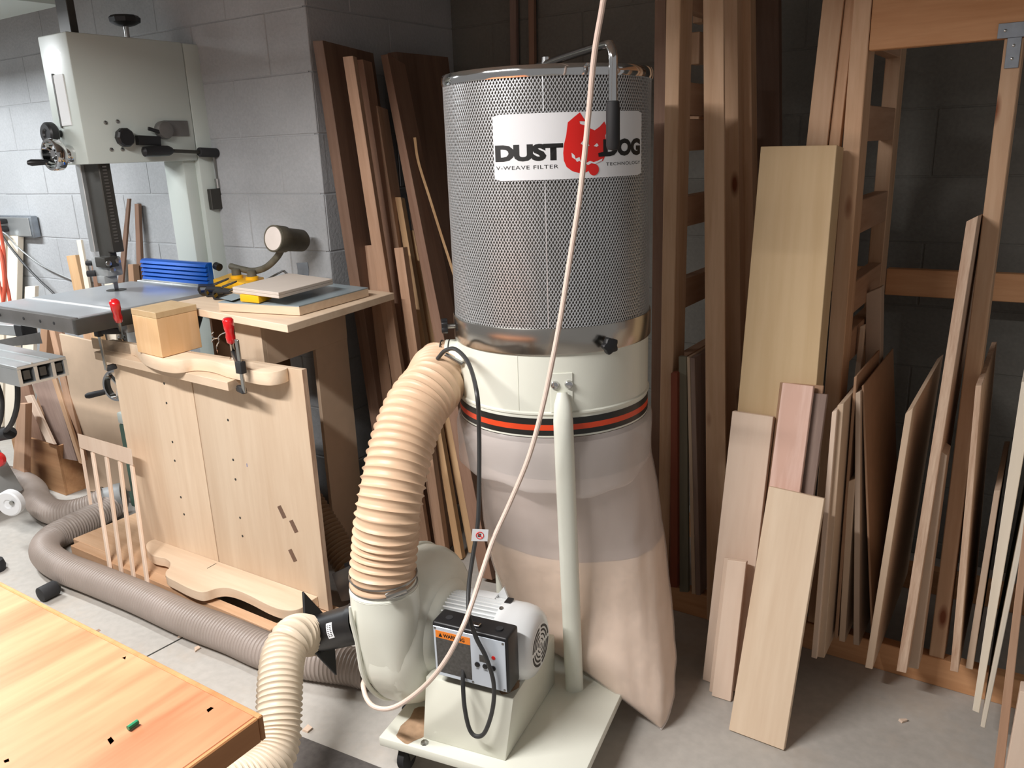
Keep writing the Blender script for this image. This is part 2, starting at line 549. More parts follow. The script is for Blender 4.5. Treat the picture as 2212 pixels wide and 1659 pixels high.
# ------------------------------------------------------------------ room shell
def block_wall(name, origin, ux, length, zs, first_half, paint='block'):
    """a wall of painted concrete blocks standing proud of recessed mortar"""
    o = V(origin); u = V(ux); n = V((u.y, -u.x, 0))          # n points into the room
    core = MB()
    core.hexa([o - n * 0.2, o + u * (length - 0.02) - n * 0.2, o + u * (length - 0.02) - n * 0.0025, o - n * 0.0025] +
              [q + V((0, 0, 2.62)) for q in (o - n * 0.2, o + u * (length - 0.02) - n * 0.2, o + u * (length - 0.02) - n * 0.0025, o - n * 0.0025)])
    w = structure(core.build(name, 'mortar' if paint == 'block' else paint, smooth=False, origin=origin))
    cache = {}
    for k in range(len(zs) - 1):
        z0, z1 = zs[k] + 0.002, zs[k + 1] - 0.002
        half = (k + first_half) % 2
        s = -0.216 if half else 0.0
        while s < length - 0.02:
            a, b = max(0, s + 0.002 if s > 0 else 0), min(length, s + 0.432 - 0.002)
            key = (round(b - a, 3), round(z1 - z0, 3))
            if b - a > 0.02:
                if key not in cache:
                    mb = MB()
                    q = [V((0, 0, 0)), u * (b - a), u * (b - a) - n * 0.03, -n * 0.03]
                    mb.hexa([p for p in q] + [p + V((0, 0, z1 - z0)) for p in q])
                    bl = mb.build('block', paint, w, bevel=0.0025, seg=1, smooth=False, origin=(0, 0, 0))
                    cache[key] = bl
                else:
                    bl = cache[key].copy(); COL.objects.link(bl)
                bl.location = u * a + V((0, 0, z0)) + n * random.uniform(-0.001, 0.001)
            s += 0.432
    return w
zs = [0.0] + [0.0638 + 0.2163 * k for k in range(13)]
zs[-1] = 2.6
# the block wall behind the saw, its return at the corner, and the wall at the back of the timber bay
def wall_pieces():
    block_wall('wall_left', (-5.766, 2.225, 0), (1, 0, 0), 3.456, zs, 0)
    block_wall('wall_return', (-2.310, 2.231, 0), (0, 1, 0), 0.864, zs, 1)
    block_wall('wall_back', (-2.742, 3.076, 0), (1, 0, 0), 4.32, zs, 0, 'blockshade')
wall_pieces()
fl = MB().box(-5.8, 1.6, -1.6, 3.28, -0.12, 0.0).build('floor', 'floor', smooth=False)
structure(fl)
j = MB().bar((-2.233,1.203,0), (-2.216,1.456,0), 0.006, 0.0016).build('expansion_joint', 'darksteel', fl, smooth=False)
structure(MB().box(-5.8, 1.6, -0.9, 3.28, 2.60, 2.68).build('ceiling', 'ceiling', smooth=False))
# pale overhead panel at the top corner, hung from the ceiling
op = thing('overhead_panel', 'pale flat panel hanging overhead in the top corner above the wall socket', 'panel', (-4.2, 1.95, 2.145))
MB().box(-5.2, -3.605, 1.78, 2.09, 2.145, 2.17).build('panel_sheet', 'saw', op, smooth=False)
for xx in (-5.0, -3.8):
    MB().box(xx - 0.02, xx + 0.02, 1.93, 1.97, 2.17, 2.60).build('hanger', 'zinc', op, smooth=False)

# lamp fixtures that carry the tube lights (out of view)
for loc, size, *_ in LAMPS:
    x, y, z = loc
    t = thing('tube_fixture', 'white trough fixture hanging from the ceiling %s' % ('over the saw bay' if x < -3 else 'over the workbench'), 'lamp', (x, y, z + 0.03))
    MB().box(x - size / 2 - 0.03, x + size / 2 + 0.03, y - 0.11, y + 0.11, z + 0.02, z + 0.07).build('housing', 'white', t, bevel=0.004)
    for sgn in (-1, 1):
        MB().hexa([(x - size / 2 - 0.03, y + sgn * 0.10, z + 0.02), (x + size / 2 + 0.03, y + sgn * 0.10, z + 0.02), (x + size / 2 + 0.03, y + sgn * 0.11, z + 0.02), (x - size / 2 - 0.03, y + sgn * 0.11, z + 0.02),
                   (x - size / 2 - 0.03, y + sgn * 0.14, z - 0.035), (x + size / 2 + 0.03, y + sgn * 0.14, z - 0.035), (x + size / 2 + 0.03, y + sgn * 0.15, z - 0.035), (x - size / 2 - 0.03, y + sgn * 0.15, z - 0.035)]).build('shade', 'white', t, smooth=False)
    MB().bar((x, y, z + 0.07), (x, y, 2.6), 0.02, 0.02).build('hanger', 'zinc', t, smooth=False)

# floor mat under the hose
mat_q = [(-1.526,1.194,0.006), (-1.145,1.229,0.006), (-1.076,1.105,0.006), (-1.476,1.013,0.006)]
tag(MB().prism(mat_q, (0, 0, -0.006)).build('floor_mat', 'mat', smooth=False, origin=mat_q[0]), 'dusty dark rubber mat on the concrete by the cream hose', 'mat')

# ------------------------------------------------------------------ timber storage rack
rk = thing('lumber_rack', 'pine stud storage rack standing against the back wall full of timber', 'rack', (-0.5, 2.5, 0))
def post(name, x0, x1, y0, y1, z0, z1, m='pine'):
    return MB().box(x0, x1, y0, y1, z0, z1).build(name, m, rk, bevel=0.002, seg=1, smooth=False)
post('post', -0.972, -0.93, 2.28, 2.37, 0.09, 2.60)            # front post of the first ladder
post('post', -0.972, -0.93, 2.76, 2.85, 0.09, 2.60)
post('post', -0.482, -0.440, 2.28, 2.37, 0.09, 2.60)           # front post of the second ladder
post('post', -0.482, -0.440, 2.76, 2.85, 0.09, 2.60)
post('post', -0.150, -0.112, 2.28, 2.37, 0.085, 1.699)          # upright at the end of the bay
post('post', 0.62, 0.66, 2.28, 2.37, 0.085, 2.60)
for z in (0.45, 0.69, 0.93, 1.07, 1.29, 1.53, 1.76, 1.95):
    post('rung', -0.480, -0.442, 2.37, 2.76, z - 0.045, z + 0.045, 'piney')
for z in (0.55, 0.80, 1.05, 1.30, 1.52, 1.62, 1.90):
    post('rung', -0.97, -0.932, 2.37, 2.76, z - 0.045, z + 0.045, 'piney')
post('head_rail', -0.438, 0.62, 2.28, 2.318, 1.70, 1.93, 'pinex')
post('back_rail', -0.44, 1.2, 2.852, 2.888, 1.00, 1.085, 'pinex')
post('back_rail', -0.93, -0.48, 2.852, 2.888, 1.00, 1.085, 'pinex')
post('base_rail', -1.15, 0.62, 2.275, 2.313, 0.0, 0.088, 'pinex')
post('base_rail', -1.15, 0.62, 2.80, 2.838, 0.0, 0.088, 'pinex')
for q in (((-1.006,2.55,1.729), (-0.976,2.55,1.821)), ((-1.025,2.6,1.639), (-0.99,2.6,1.654)), ((-1.033,2.62,1.544), (-0.998,2.62,1.584)), ((-1.02,2.6,1.853), (-0.987,2.6,1.913))):
    post('cleat', q[0][0], q[1][0], q[0][1], q[0][1] + 0.05, q[0][2], q[1][2])
# metal strap plate that ties the head rail to the upright
tp = MB()
tp.box(-0.165, 0.02, 2.276, 2.2798, 1.70, 1.732)
tp.box(-0.144, -0.116, 2.276, 2.2798, 1.635, 1.70)
tp = tp.build('strap_plate', 'zinc', rk, bevel=0.0008, seg=1)
for x, z in ((-0.15, 1.716), (-0.105, 1.716), (-0.06, 1.716), (-0.13, 1.683), (-0.13, 1.655)):
    sub(tp, MB().lathe((x, 2.277, z), (0, -1, 0), [(0, 0.004), (0.002, 0.003), (0.003, 0.0005)], 10), 'screw', 'steel')

# tall boards in the first bay, standing in front of the ladder
def px_board(name, label, cat, A, B, Cc, D, t, m, group=None):
    return board(name, label, cat, A, B, Cc, D, t, m, group, lift=0.0)
TG = 'tall boards standing in the rack bay'
px_board('tall_board', 'tall pine board with a dark knot standing beside the slim ladder post', 'board', (-0.78,2.235,0.024), (-0.716,2.235,0.036), (-0.818,2.267,2.138), (-0.872,2.267,2.148), 0.012, 'pine', TG)
px_board('tall_board', 'tall plain stud standing just behind the knotty pine board', 'board', (-0.787,2.4,0.261), (-0.729,2.4,0.275), (-0.838,2.425,2.176), (-0.873,2.425,2.182), 0.05, 'pine', TG)
px_board('tall_board', 'tall narrow stud in the shadow at the inner end of the rack bay', 'board', (-0.754,2.45,0.331), (-0.702,2.45,0.343), (-0.819,2.475,2.183), (-0.85,2.475,2.188), 0.05, 'pine', TG)
px_board('tall_board', 'wide dark board deep in the rack behind the studs', 'board', (-0.754,2.58,0.278), (-0.653,2.58,0.301), (-0.786,2.629,2.21), (-0.872,2.629,2.225), 0.03, 'umber', TG)
px_board('tall_board', 'dark brown board standing close behind the steel filter drum', 'board', (-1.053,2.4,-0.059), (-1.004,2.4,-0.044), (-1.048,2.448,2.219), (-1.081,2.448,2.225), 0.03, 'walnut', TG)
# pair of stiles leaning behind the tan board
px_board('tall_board', 'broad pale stud leaning behind the wide tan board', 'board', (-0.615,2.3,0.79), (-0.558,2.3,0.798), (-0.497,2.3,2.086), (-0.546,2.3,2.095), 0.03, 'pine', TG)
px_board('tall_board', 'slim pale stud touching the broad one behind the wide tan board', 'board', (-0.556,2.31,0.795), (-0.524,2.31,0.8), (-0.472,2.31,2.084), (-0.496,2.31,2.088), 0.03, 'pine', TG)
# short boards on the base rail of the first bay
SG = 'short boards on the base rail of the rack'
px_board('short_board', 'short reddish board standing against the ladder post', 'board', (-0.912,2.245,0.101), (-0.886,2.245,0.105), (-0.902,2.245,0.83), (-0.923,2.245,0.828), 0.03, 'redwood', SG)
px_board('short_board', 'short grey green board beside the reddish one', 'board', (-0.885,2.262,0.083), (-0.855,2.262,0.089), (-0.881,2.262,0.878), (-0.906,2.262,0.878), 0.016, 'greyish', SG)
px_board('short_board', 'thin tan board leaning on the grey green one', 'board', (-0.839,2.25,0.095), (-0.826,2.25,0.097), (-0.866,2.25,0.882), (-0.875,2.25,0.883), 0.16, 'mdf', SG)
px_board('short_board', 'short brown board with grey side standing last on the base rail', 'board', (-0.825,2.25,0.095), (-0.809,2.25,0.098), (-0.851,2.25,0.881), (-0.865,2.25,0.882), 0.16, 'greybrown', SG)

# boards leaning on the front of the rack
BG = 'boards leaning in front of the rack'
px_board('leaning_board', 'wide tan plywood board, tallest of those leaning on the rack', 'board', (-0.678,2.03,0.049), (-0.46,2.03,0.116), (-0.477,2.19,1.48), (-0.665,2.19,1.482), 0.07, 'plytan', BG)
px_board('leaning_board', 'beige board leaning low against the tan plywood', 'board', (-0.694,1.968,0), (-0.579,1.961,0), (-0.566,2.085,0.787), (-0.677,2.085,0.787), 0.018, 'plypale', BG)
px_board('leaning_board', 'thin strip behind the narrow beige offcut', 'board', (-0.66,1.929,0), (-0.605,1.927,0), (-0.595,1.99,0.401), (-0.653,1.99,0.394), 0.008, 'plypale', BG)
px_board('leaning_board', 'narrow short beige offcut leaning on the beige board', 'board', (-0.646,1.912,0), (-0.592,1.914,0), (-0.586,1.975,0.404), (-0.638,1.975,0.397), 0.018, 'plypale', BG)
px_board('leaning_board', 'pinkish board with clear figure leaning on the tan plywood', 'board', (-0.559,1.89,-0.004), (-0.475,1.89,0.021), (-0.47,2.09,0.879), (-0.548,2.09,0.879), 0.014, 'pink', BG)
px_board('leaning_board', 'dull purple brown board behind the pinkish one', 'board', (-0.519,1.93,0.045), (-0.448,1.93,0.063), (-0.438,2.104,0.865), (-0.507,2.104,0.863), 0.014, 'greybrown', BG)
px_board('leaning_board', 'thin brown strip whose edge tops the pinkish board', 'board', (-0.577,1.98,0.036), (-0.465,1.98,0.069), (-0.451,2.117,0.883), (-0.562,2.117,0.878), 0.008, 'mdfdark', BG)
px_board('leaning_board', 'bright pale plywood board standing out in front of all others', 'board', (-0.558,1.799,0), (-0.414,1.796,0), (-0.4,1.98,0.626), (-0.539,1.98,0.631), 0.018, 'birch', BG)

# sheet goods standing on edge in the second bay
GG = 'sheets standing on edge in the rack bay'
def sheet(label, bl, br, tr, tl, Y, depth, m, edge='plyedge', zb=0.088, name='sheet', Yt=None):
    """bl.. = front edge corners in the room; the sheet runs DEPTH back towards the wall, its cut edge is a facing of its own"""
    return board(name, label, 'sheet', bl, br, tr, tl, depth, m, GG, lift=zb + 0.001)
sheet('pale sheet with a light edge, first of those on edge in the bay', (-0.427,2.1,0.092), (-0.412,2.1,0.091), (-0.41,2.1,0.828), (-0.422,2.1,0.821), 0, 0.40, 'plypale')
sheet('tan sheet pressed against the first pale one', (-0.414,2.115,0.084), (-0.395,2.115,0.086), (-0.398,2.115,0.838), (-0.413,2.115,0.831), 0, 0.40, 'mdf')
sheet('thin hardboard sheet leaning over its neighbours', (-0.388,2.2,0.11), (-0.379,2.2,0.11), (-0.387,2.2,0.896), (-0.394,2.2,0.892), 0, 0.32, 'mdfdark')
sheet('low thin board in the gap behind the hardboard', (-0.375,2.2,0.105), (-0.359,2.2,0.105), (-0.369,2.2,0.61), (-0.387,2.2,0.598), 0, 0.3, 'mdf')
sheet('narrow grey brown sheet beside the big brown panel', (-0.336,2.2,0.106), (-0.32,2.2,0.107), (-0.375,2.2,0.855), (-0.387,2.2,0.849), 0, 0.32, 'mdfgrey')
sheet('big brown panel with its broad face turned out', (-0.292,2.22,0.11), (-0.286,2.22,0.109), (-0.372,2.22,0.868), (-0.377,2.22,0.865), 0, 0.45, 'mdfdark')
sheet('pale grey upright offcut rising behind the big brown panel', (-0.407,2.55,0.525), (-0.365,2.55,0.533), (-0.403,2.55,1.075), (-0.443,2.55,1.053), 0, 0.05, 'mdfgrey')
sheet('slim tan stick beside the pale grey upright offcut', (-0.441,2.45,0.701), (-0.423,2.45,0.704), (-0.422,2.45,0.98), (-0.434,2.45,0.974), 0, 0.02, 'mdf')
sheet('thick sheet with a rounded pale edge standing alone', (-0.29,2.13,0.086), (-0.271,2.13,0.087), (-0.239,2.13,0.847), (-0.255,2.13,0.83), 0, 0.60, 'mdf')
ply_tall = sheet('tall striped plywood sheet reaching above the others', (-0.212,2.13,0.106), (-0.188,2.13,0.108), (-0.153,2.19,1.313), (-0.176,2.19,1.299), 0, 0.30, 'plyedge')
sheet('grey board squeezed between the tall plywood and the upright', (-0.19,2.18,0.095), (-0.164,2.18,0.098), (-0.157,2.18,0.722), (-0.177,2.18,0.734), 0, 0.08, 'mdfgrey')
sheet('yellowish ply strip just past the upright', (-0.089,2.17,0.127), (-0.07,2.17,0.128), (-0.101,2.17,0.915), (-0.114,2.17,0.913), 0, 0.50, 'plyedge')
sheet('short dull strip in the dark gap past the upright', (-0.056,2.2,0.129), (-0.039,2.2,0.129), (-0.034,2.2,0.645), (-0.047,2.2,0.642), 0, 0.40, 'mdfgrey')
sheet('broad whitish sheet leaning near the frame edge', (-0.025,2.06,0.102), (-0.01,2.06,0.1), (0.007,2.06,0.966), (-0.021,2.06,0.963), 0, 0.60, 'whiteboard')
sheet('thin whitish sheet reaching furthest out over the floor', (-0.003,2.01,0.098), (0.007,2.01,0.097), (0.038,2.01,0.906), (0.027,2.01,0.904), 0, 0.55, 'whiteboard')
o = px_board('edge_strip', 'orange brown hardwood strip leaning by the lower corner', 'board', (0.036,1.88,0.052), (0.056,1.88,0.051), (0.027,1.93,0.928), (0.016,1.93,0.926), 0.05, 'cherry', BG)
o = px_board('end_board', 'pale low board end in the lower corner past the hardwood strip', 'board', (0.056,1.84,0.093), (0.111,1.84,0.091), (0.109,1.86,0.331), (0.06,1.86,0.32), 0.05, 'plypale', BG)


# ------------------------------------------------------------------ timber leaning on the return wall
LG = 'timber leaning on the return wall'
def stick(label, bl, br, tr, tl, depth, m, name='lumber_stick'):
    return board(name, label, 'board', bl, br, tr, tl, depth, m, LG, lift=0.0)
stick('thick dark brown slab against the return wall beside the block corner', (-2.057,2.15,0), (-2.01,2.159,0), (-2.215,2.2,1.871), (-2.265,2.2,1.874), 0.33, 'umber', 'lumber_slab')
stick('second dark slab deeper along the return wall, behind the sticks', (-2.10,2.60,0), (-2.055,2.60,0), (-2.215,2.585,1.875), (-2.26,2.585,1.875), 0.33, 'umber', 'lumber_slab')
stick('long stick with pale edge, first in front of the dark slab', (-1.906,2.148,0), (-1.858,2.163,0), (-2.079,2.2,1.822), (-2.127,2.2,1.823), 0.03, 'cherry')
stick('long stick half hidden behind the first pale edged stick', (-1.926,2.224,0), (-1.881,2.232,0), (-2.155,2.33,1.822), (-2.193,2.33,1.823), 0.06, 'walnut')
stick('medium long stick ending below the two tallest sticks', (-1.86,2.2,0), (-1.821,2.209,0), (-2.131,2.36,1.658), (-2.17,2.36,1.658), 0.08, 'cherry')
stick('broad reddish brown board leaning steepest, its foot by the bag', (-1.573,2.09,0), (-1.522,2.097,0), (-2.133,2.44,1.823), (-2.167,2.44,1.822), 0.12, 'walnut')
stick('light coloured stick ending at mid height beside the broad board', (-1.757,2.19,0), (-1.73,2.197,0), (-2.049,2.36,1.335), (-2.078,2.36,1.335), 0.035, 'ash')
stick('second light stick just past the first light one', (-1.745,2.256,0), (-1.711,2.262,0), (-2.033,2.4,1.212), (-2.07,2.4,1.211), 0.03, 'ash')
stick('short brown stick standing before the dark slab near the side table', (-1.993,2.151,0), (-1.946,2.16,0), (-2.107,2.255,1.17), (-2.163,2.255,1.165), 0.05, 'cherry')
stick('short stick between the medium stick and the light ones', (-1.807,2.15,0), (-1.772,2.157,0), (-1.935,2.22,1.174), (-1.977,2.22,1.169), 0.035, 'cherry')
bent = [(-2.012,2.42,1.552), (-2.002,2.42,1.465), (-1.95,2.41,1.331), (-1.898,2.4,1.198), (-1.853,2.39,1.09), (-1.769,2.36,0.902), (-1.641,2.3,0.562), (-1.593,2.32,0.1)]
o = MB().tube(catmull(bent, 6), 0.0085, 4, flat=0.6).build('bent_stick', 'ash', smooth=False, origin=(-1.6, 2.3, 0))
tag(o, 'thin bent stick curving down behind the filter drum', 'stick', LG)
# battens and a tall thin board standing on the back wall above the drum
board('wall_batten', 'pale batten upright on the back wall above the drum', 'board', (-2.028,3.02,0), (-1.996,3.02,0), (-1.947,3.045,2.284), (-1.978,3.045,2.288), 0.02, 'greybrown', 'battens on the back wall')
board('wall_batten', 'thin reddish batten upright on the back wall beside the pale one', 'board', (-1.927,3.02,0), (-1.901,3.02,0), (-1.863,3.045,2.271), (-1.889,3.045,2.275), 0.02, 'walnut', 'battens on the back wall')

# ------------------------------------------------------------------ left end: things against the block wall behind the saw
WG = 'boards leaning on the block wall behind the saw'
def wboard(label, A, B, Cc, D, t, m, name='wall_board'):
    return board(name, label, 'board', A, B, Cc, D, t, m, WG, lift=0.0)
wboard('whitewashed board at the picture edge, first of the pale row', (-5.203,2.12,-0.257), (-5.057,2.12,-0.229), (-4.647,2.18,0.957), (-4.779,2.18,0.95), 0.02, 'whiteboard')
wboard('narrow cream board second in the pale row under the wall socket', (-5.04,2.12,-0.226), (-4.923,2.12,-0.203), (-4.529,2.18,0.963), (-4.637,2.18,0.957), 0.03, 'whiteboard')
wboard('cream board with a dark edge seen below the saw table', (-4.836,2.1,-0.15), (-4.692,2.1,-0.123), (-4.391,2.14,0.752), (-4.497,2.14,0.743), 0.02, 'whiteboard')
wboard('brown post standing under the saw table edge', (-4.215,1.86,0), (-4.109,1.86,0.021), (-3.844,1.9,0.818), (-3.903,1.9,0.813), 0.04, 'mdfdark')
wboard('brown board slanting down beneath the saw table', (-3.745,1.88,0.132), (-3.603,1.88,0.136), (-4.154,2.1,0.754), (-4.244,2.1,0.747), 0.02, 'walnut')
wboard('thin reddish board slanting beside the brown one', (-3.687,1.83,0.184), (-3.617,1.83,0.186), (-3.807,1.9,0.8), (-3.853,1.9,0.796), 0.015, 'cherry')
wboard('wide grey brown board slanting behind the scrap bin', (-3.766,1.8,0.18), (-3.632,1.8,0.191), (-3.927,1.9,0.592), (-4.142,1.9,0.543), 0.02, 'greybrown')
wboard('orange edged lath lying along the grey brown board', (-3.608,1.795,0.188), (-3.578,1.795,0.187), (-3.87,1.89,0.596), (-3.913,1.89,0.591), 0.012, 'pine')
wboard('pale lath slanting in front of the grey brown board', (-3.814,1.77,0.262), (-3.749,1.77,0.262), (-3.979,1.82,0.457), (-4.041,1.82,0.441), 0.015, 'plypale')
wboard('broad brown board standing behind the pale lath', (-4.142,1.82,0.079), (-3.946,1.82,0.116), (-4.121,1.88,0.518), (-4.213,1.88,0.521), 0.02, 'walnut')
wboard('reddish upright beside the scrap bin', (-4.052,1.7,0.09), (-3.939,1.7,0.103), (-3.869,1.74,0.451), (-3.949,1.74,0.44), 0.03, 'cherry')
wboard('orange board seen between saw table and curved shelf', (-3.895,2.08,0.283), (-3.788,2.08,0.287), (-3.904,2.12,0.776), (-3.98,2.12,0.769), 0.02, 'pine')
wboard('second orange board beside the first under the table', (-3.738,2.05,0.316), (-3.64,2.05,0.331), (-3.772,2.09,0.792), (-3.845,2.09,0.786), 0.02, 'ash')
wboard('brown and tan stick rising behind the saw table', (-4.004,2.14,0.496), (-3.918,2.14,0.506), (-4.008,2.17,1.075), (-4.091,2.17,1.067), 0.03, 'ash')
wboard('thin white stick rising behind the saw table', (-3.886,2.12,0.515), (-3.843,2.12,0.52), (-3.915,2.16,1.153), (-3.953,2.16,1.149), 0.012, 'whiteboard')
wboard('small brown stick behind the blade guide', (-3.803,2.11,0.713), (-3.766,2.11,0.716), (-3.776,2.13,1.043), (-3.809,2.13,1.039), 0.02, 'walnut')
wboard('tall dark lath crossing behind the guide post', (-3.746,2.15,0.756), (-3.69,2.15,0.76), (-3.504,2.19,1.345), (-3.525,2.19,1.345), 0.01, 'umber')
wboard('tall brown lath upright beside the blue fence', (-3.574,2.17,0.722), (-3.533,2.17,0.726), (-3.458,2.2,1.322), (-3.49,2.2,1.322), 0.015, 'walnut')
wboard('pale short board behind the blade', (-3.77,2.12,0.668), (-3.69,2.12,0.676), (-3.678,2.16,1.112), (-3.74,2.16,1.11), 0.015, 'whiteboard')
wboard('short brown block upright beside the fence end', (-3.56,2.12,0.733), (-3.5,2.12,0.739), (-3.498,2.15,1.055), (-3.538,2.15,1.053), 0.03, 'mdfdark')
# grey plywood sheet in the gap and the big pale sheet beside the slatted rail
o = board('pale_sheet', 'big pale fibreboard sheet upright behind the hand wheel', 'sheet', (-3.707,1.86,-0.165), (-3.130,1.86,-0.04), (-3.130,1.87,0.585), (-3.71,1.87,0.604), 0.012, 'mdf', lift=0.0)
o = board('pale_sheet', 'small pale sheet end peeping over the big fibreboard sheet', 'sheet', (-3.654,1.9,0.373), (-3.593,1.9,0.383), (-3.562,1.905,0.637), (-3.703,1.905,0.603), 0.012, 'whiteboard')

# scrap bin
bn = thing('scrap_bin', 'open plywood scrap bin with slanting offcuts beside the big pale sheet', 'bin', (-3.95, 1.84, 0))
bx0, bx1, by0, by1, bz = -4.177, -3.753, 1.78, 1.90, 0.249
MB().box(bx0, bx1, by0, by0 + 0.012, 0.0, bz).build('front_panel', 'offcut', bn, bevel=0.001, seg=1, smooth=False)
MB().box(bx0, bx1, by1 - 0.012, by1, 0.0, bz - 0.03).build('back_panel', 'offcut', bn, bevel=0.001, seg=1, smooth=False)
for xx in (bx0, bx1 - 0.012):
    MB().box(xx, xx + 0.012, by0 + 0.012, by1 - 0.012, 0.0, bz - 0.002).build('side_panel', 'offcut', bn, bevel=0.001, seg=1, smooth=False)
MB().box(bx0 + 0.012, bx1 - 0.012, by0 + 0.012, by1 - 0.012, 0.004, 0.016).build('bottom_panel', 'offcut', bn, smooth=False)

# wall socket box with cords
sk = thing('wall_socket', 'metal socket box with two plugs on the block wall above the pale boards', 'socket', (-4.53, 2.2, 1.19))
MB().box(-4.77, -4.385, 2.18, 2.219, 1.147, 1.256).build('socket_box', 'zinc', sk, bevel=0.008)
MB().box(-4.755, -4.40, 2.174, 2.18, 1.154, 1.248).build('cover_plate', 'alu', sk, bevel=0.002, seg=1)
for z in (1.230, 1.188):
    p = MB().box(-4.70, -4.61, 2.125, 2.174, z - 0.014, z + 0.012).build('plug', 'blacksoft', sk, bevel=0.006)
def cord(name, label, pts, r, m, per=10, seg=8, group=None):
    o = MB().tube(catmull(pts, per), r, seg).build(name, m, smooth=True, origin=pts[-1])
    return tag(o, label, 'cord', group)
cord('power_cord', 'thin white cord sloping from the wall socket to behind the saw', [(-4.655,2.13,1.188), (-4.597,2.145,1.166), (-4.554,2.175,1.092), (-4.414,2.195,1.01), (-4.238,2.2,0.963), (-4.126,2.205,0.935), (-4.076,2.205,0.895)], 0.004, 'alu')
cord('power_cord', 'grey cord running straight down from the socket to the saw table', [(-4.655,2.13,1.228), (-4.612,2.145,1.13), (-4.496,2.155,1.017), (-4.376,2.16,0.932), (-4.269,2.165,0.868), (-4.187,2.165,0.799)], 0.006, 'greycord')
cord('extension_cord', 'orange extension cord hanging in a loop at the picture edge', [(-4.114,1.9,1.278), (-4.121,1.9,1.128), (-4.115,1.88,1), (-4.095,1.87,0.915), (-4.092,1.86,0.85), (-4.125,1.85,0.805), (-4.142,1.85,0.848), (-4.099,1.86,0.96), (-4.113,1.88,1.087), (-4.172,1.9,1.213)], 0.008, 'orangecord')
cord('extension_cord', 'second orange loop dropping behind the saw table corner', [(-4.274,1.92,1.075), (-4.278,1.92,0.894), (-4.254,1.9,0.807), (-4.235,1.9,0.767), (-4.249,1.91,0.806), (-4.312,1.94,0.935)], 0.006, 'orangecord')

# sliding table of another machine at the picture edge
sl = thing('sliding_saw', 'aluminium sliding table of a saw with a grey wheel at the picture edge', 'saw', (-3.45, 1.5, 0))
x0, x1, y0, y1, zt = -3.62, -2.88, 1.29, 1.46, 0.85
ex = MB().box(x0, x1, y0, y1, zt - 0.012, zt).build('table_extrusion', 'alu', sl, bevel=0.002, seg=1)
for yy in (y0, y0 + 0.055, y0 + 0.115, y1 - 0.012):
    sub(ex, MB().box(x0, x1, yy, yy + 0.012, zt - 0.062, zt - 0.012), 'web', 'alu', smooth=False)
for yy in (y0 + 0.02, y0 + 0.075, y0 + 0.13):
    sub(ex, MB().box(x0, x1 - 0.004, yy, yy + 0.022, zt - 0.05, zt - 0.02), 'channel', 'darksteel', smooth=False)
for yy in (y0 + 0.05, y0 + 0.11):
    sub(ex, MB().box(x0, x1, yy, yy + 0.006, zt, zt + 0.004), 'ridge', 'alu', smooth=False)
sub(ex, MB().box(x0, x1, y0, y1, zt - 0.07, zt - 0.062), 'underside', 'alu', smooth=False)
fb = MB().bar((-3.807,1.62,0.842), (-3.482,1.62,0.859), 0.055, 0.045).build('fence_bar', 'alu', sl, bevel=0.003, seg=1)
sub(fb, MB().bar((-3.489,1.615,0.862), (-3.427,1.615,0.863), 0.060, 0.05), 'end_cap', 'black', bevel=0.003, seg=1)
MB().hexa([(-3.666,1.56,0.776), (-3.231,1.56,0.839), (-3.314,1.6,0.822), (-3.76,1.6,0.757), (-3.654,1.56,0.805), (-3.235,1.56,0.883), (-3.318,1.6,0.867), (-3.747,1.6,0.787)]).build('fence_plate', 'plate', sl, smooth=False)
MB().hexa([(-4.05,1.42,0.10), (-3.74,1.42,0.10), (-3.74,1.60,0.10), (-4.05,1.60,0.10), (-3.92,1.42,0.36), (-3.80,1.42,0.36), (-3.80,1.55,0.36), (-3.92,1.55,0.36)]).build('foot_casting', 'greycast', sl, bevel=0.006)
MB().box(-3.90, -3.80, 1.44, 1.52, 0.36, 0.79).build('pedestal', 'greycast', sl, bevel=0.005)
wh = MB().lathe((-3.403,1.4,0.195), (0.45, -0.9, 0), [(-0.015, 0.02), (-0.015, 0.048), (-0.010, 0.054), (0.016, 0.054), (0.021, 0.048), (0.021, 0.020), (0.015, 0.017), (0.015, 0.0)], 32).build('wheel', 'white', sl)
sub(wh, MB().lathe((-3.368,1.387,0.206), (0.45, -0.9, 0), [(0, 0.010), (0.006, 0.009), (0.007, 0.0)], 12), 'axle_cap', 'steel')
MB().lathe((-3.67,1.5,0.302), (0.6, -0.8, 0), [(0, 0.03), (0.012, 0.036), (0.028, 0.032), (0.034, 0.02)], 20).build('lever_knob', 'red', sl)
MB().cyl((-3.789,1.55,0.367), (-3.518,1.5,0.443), 0.026, seg=18).build('motor_cap', 'blacksoft', sl, bevel=0.003)
MB().tube(catmull([(-3.178,1.42,0.772), (-3.194,1.42,0.697), (-3.255,1.43,0.612), (-3.372,1.45,0.522), (-3.576,1.5,0.433)], 8), 0.010, 8).build('cable', 'blacksoft', sl)
MB().tube(catmull([(-3.301,1.4,0.725), (-3.289,1.4,0.653), (-3.374,1.42,0.56), (-3.521,1.45,0.458)], 8), 0.008, 8).build('cable', 'blacksoft', sl)

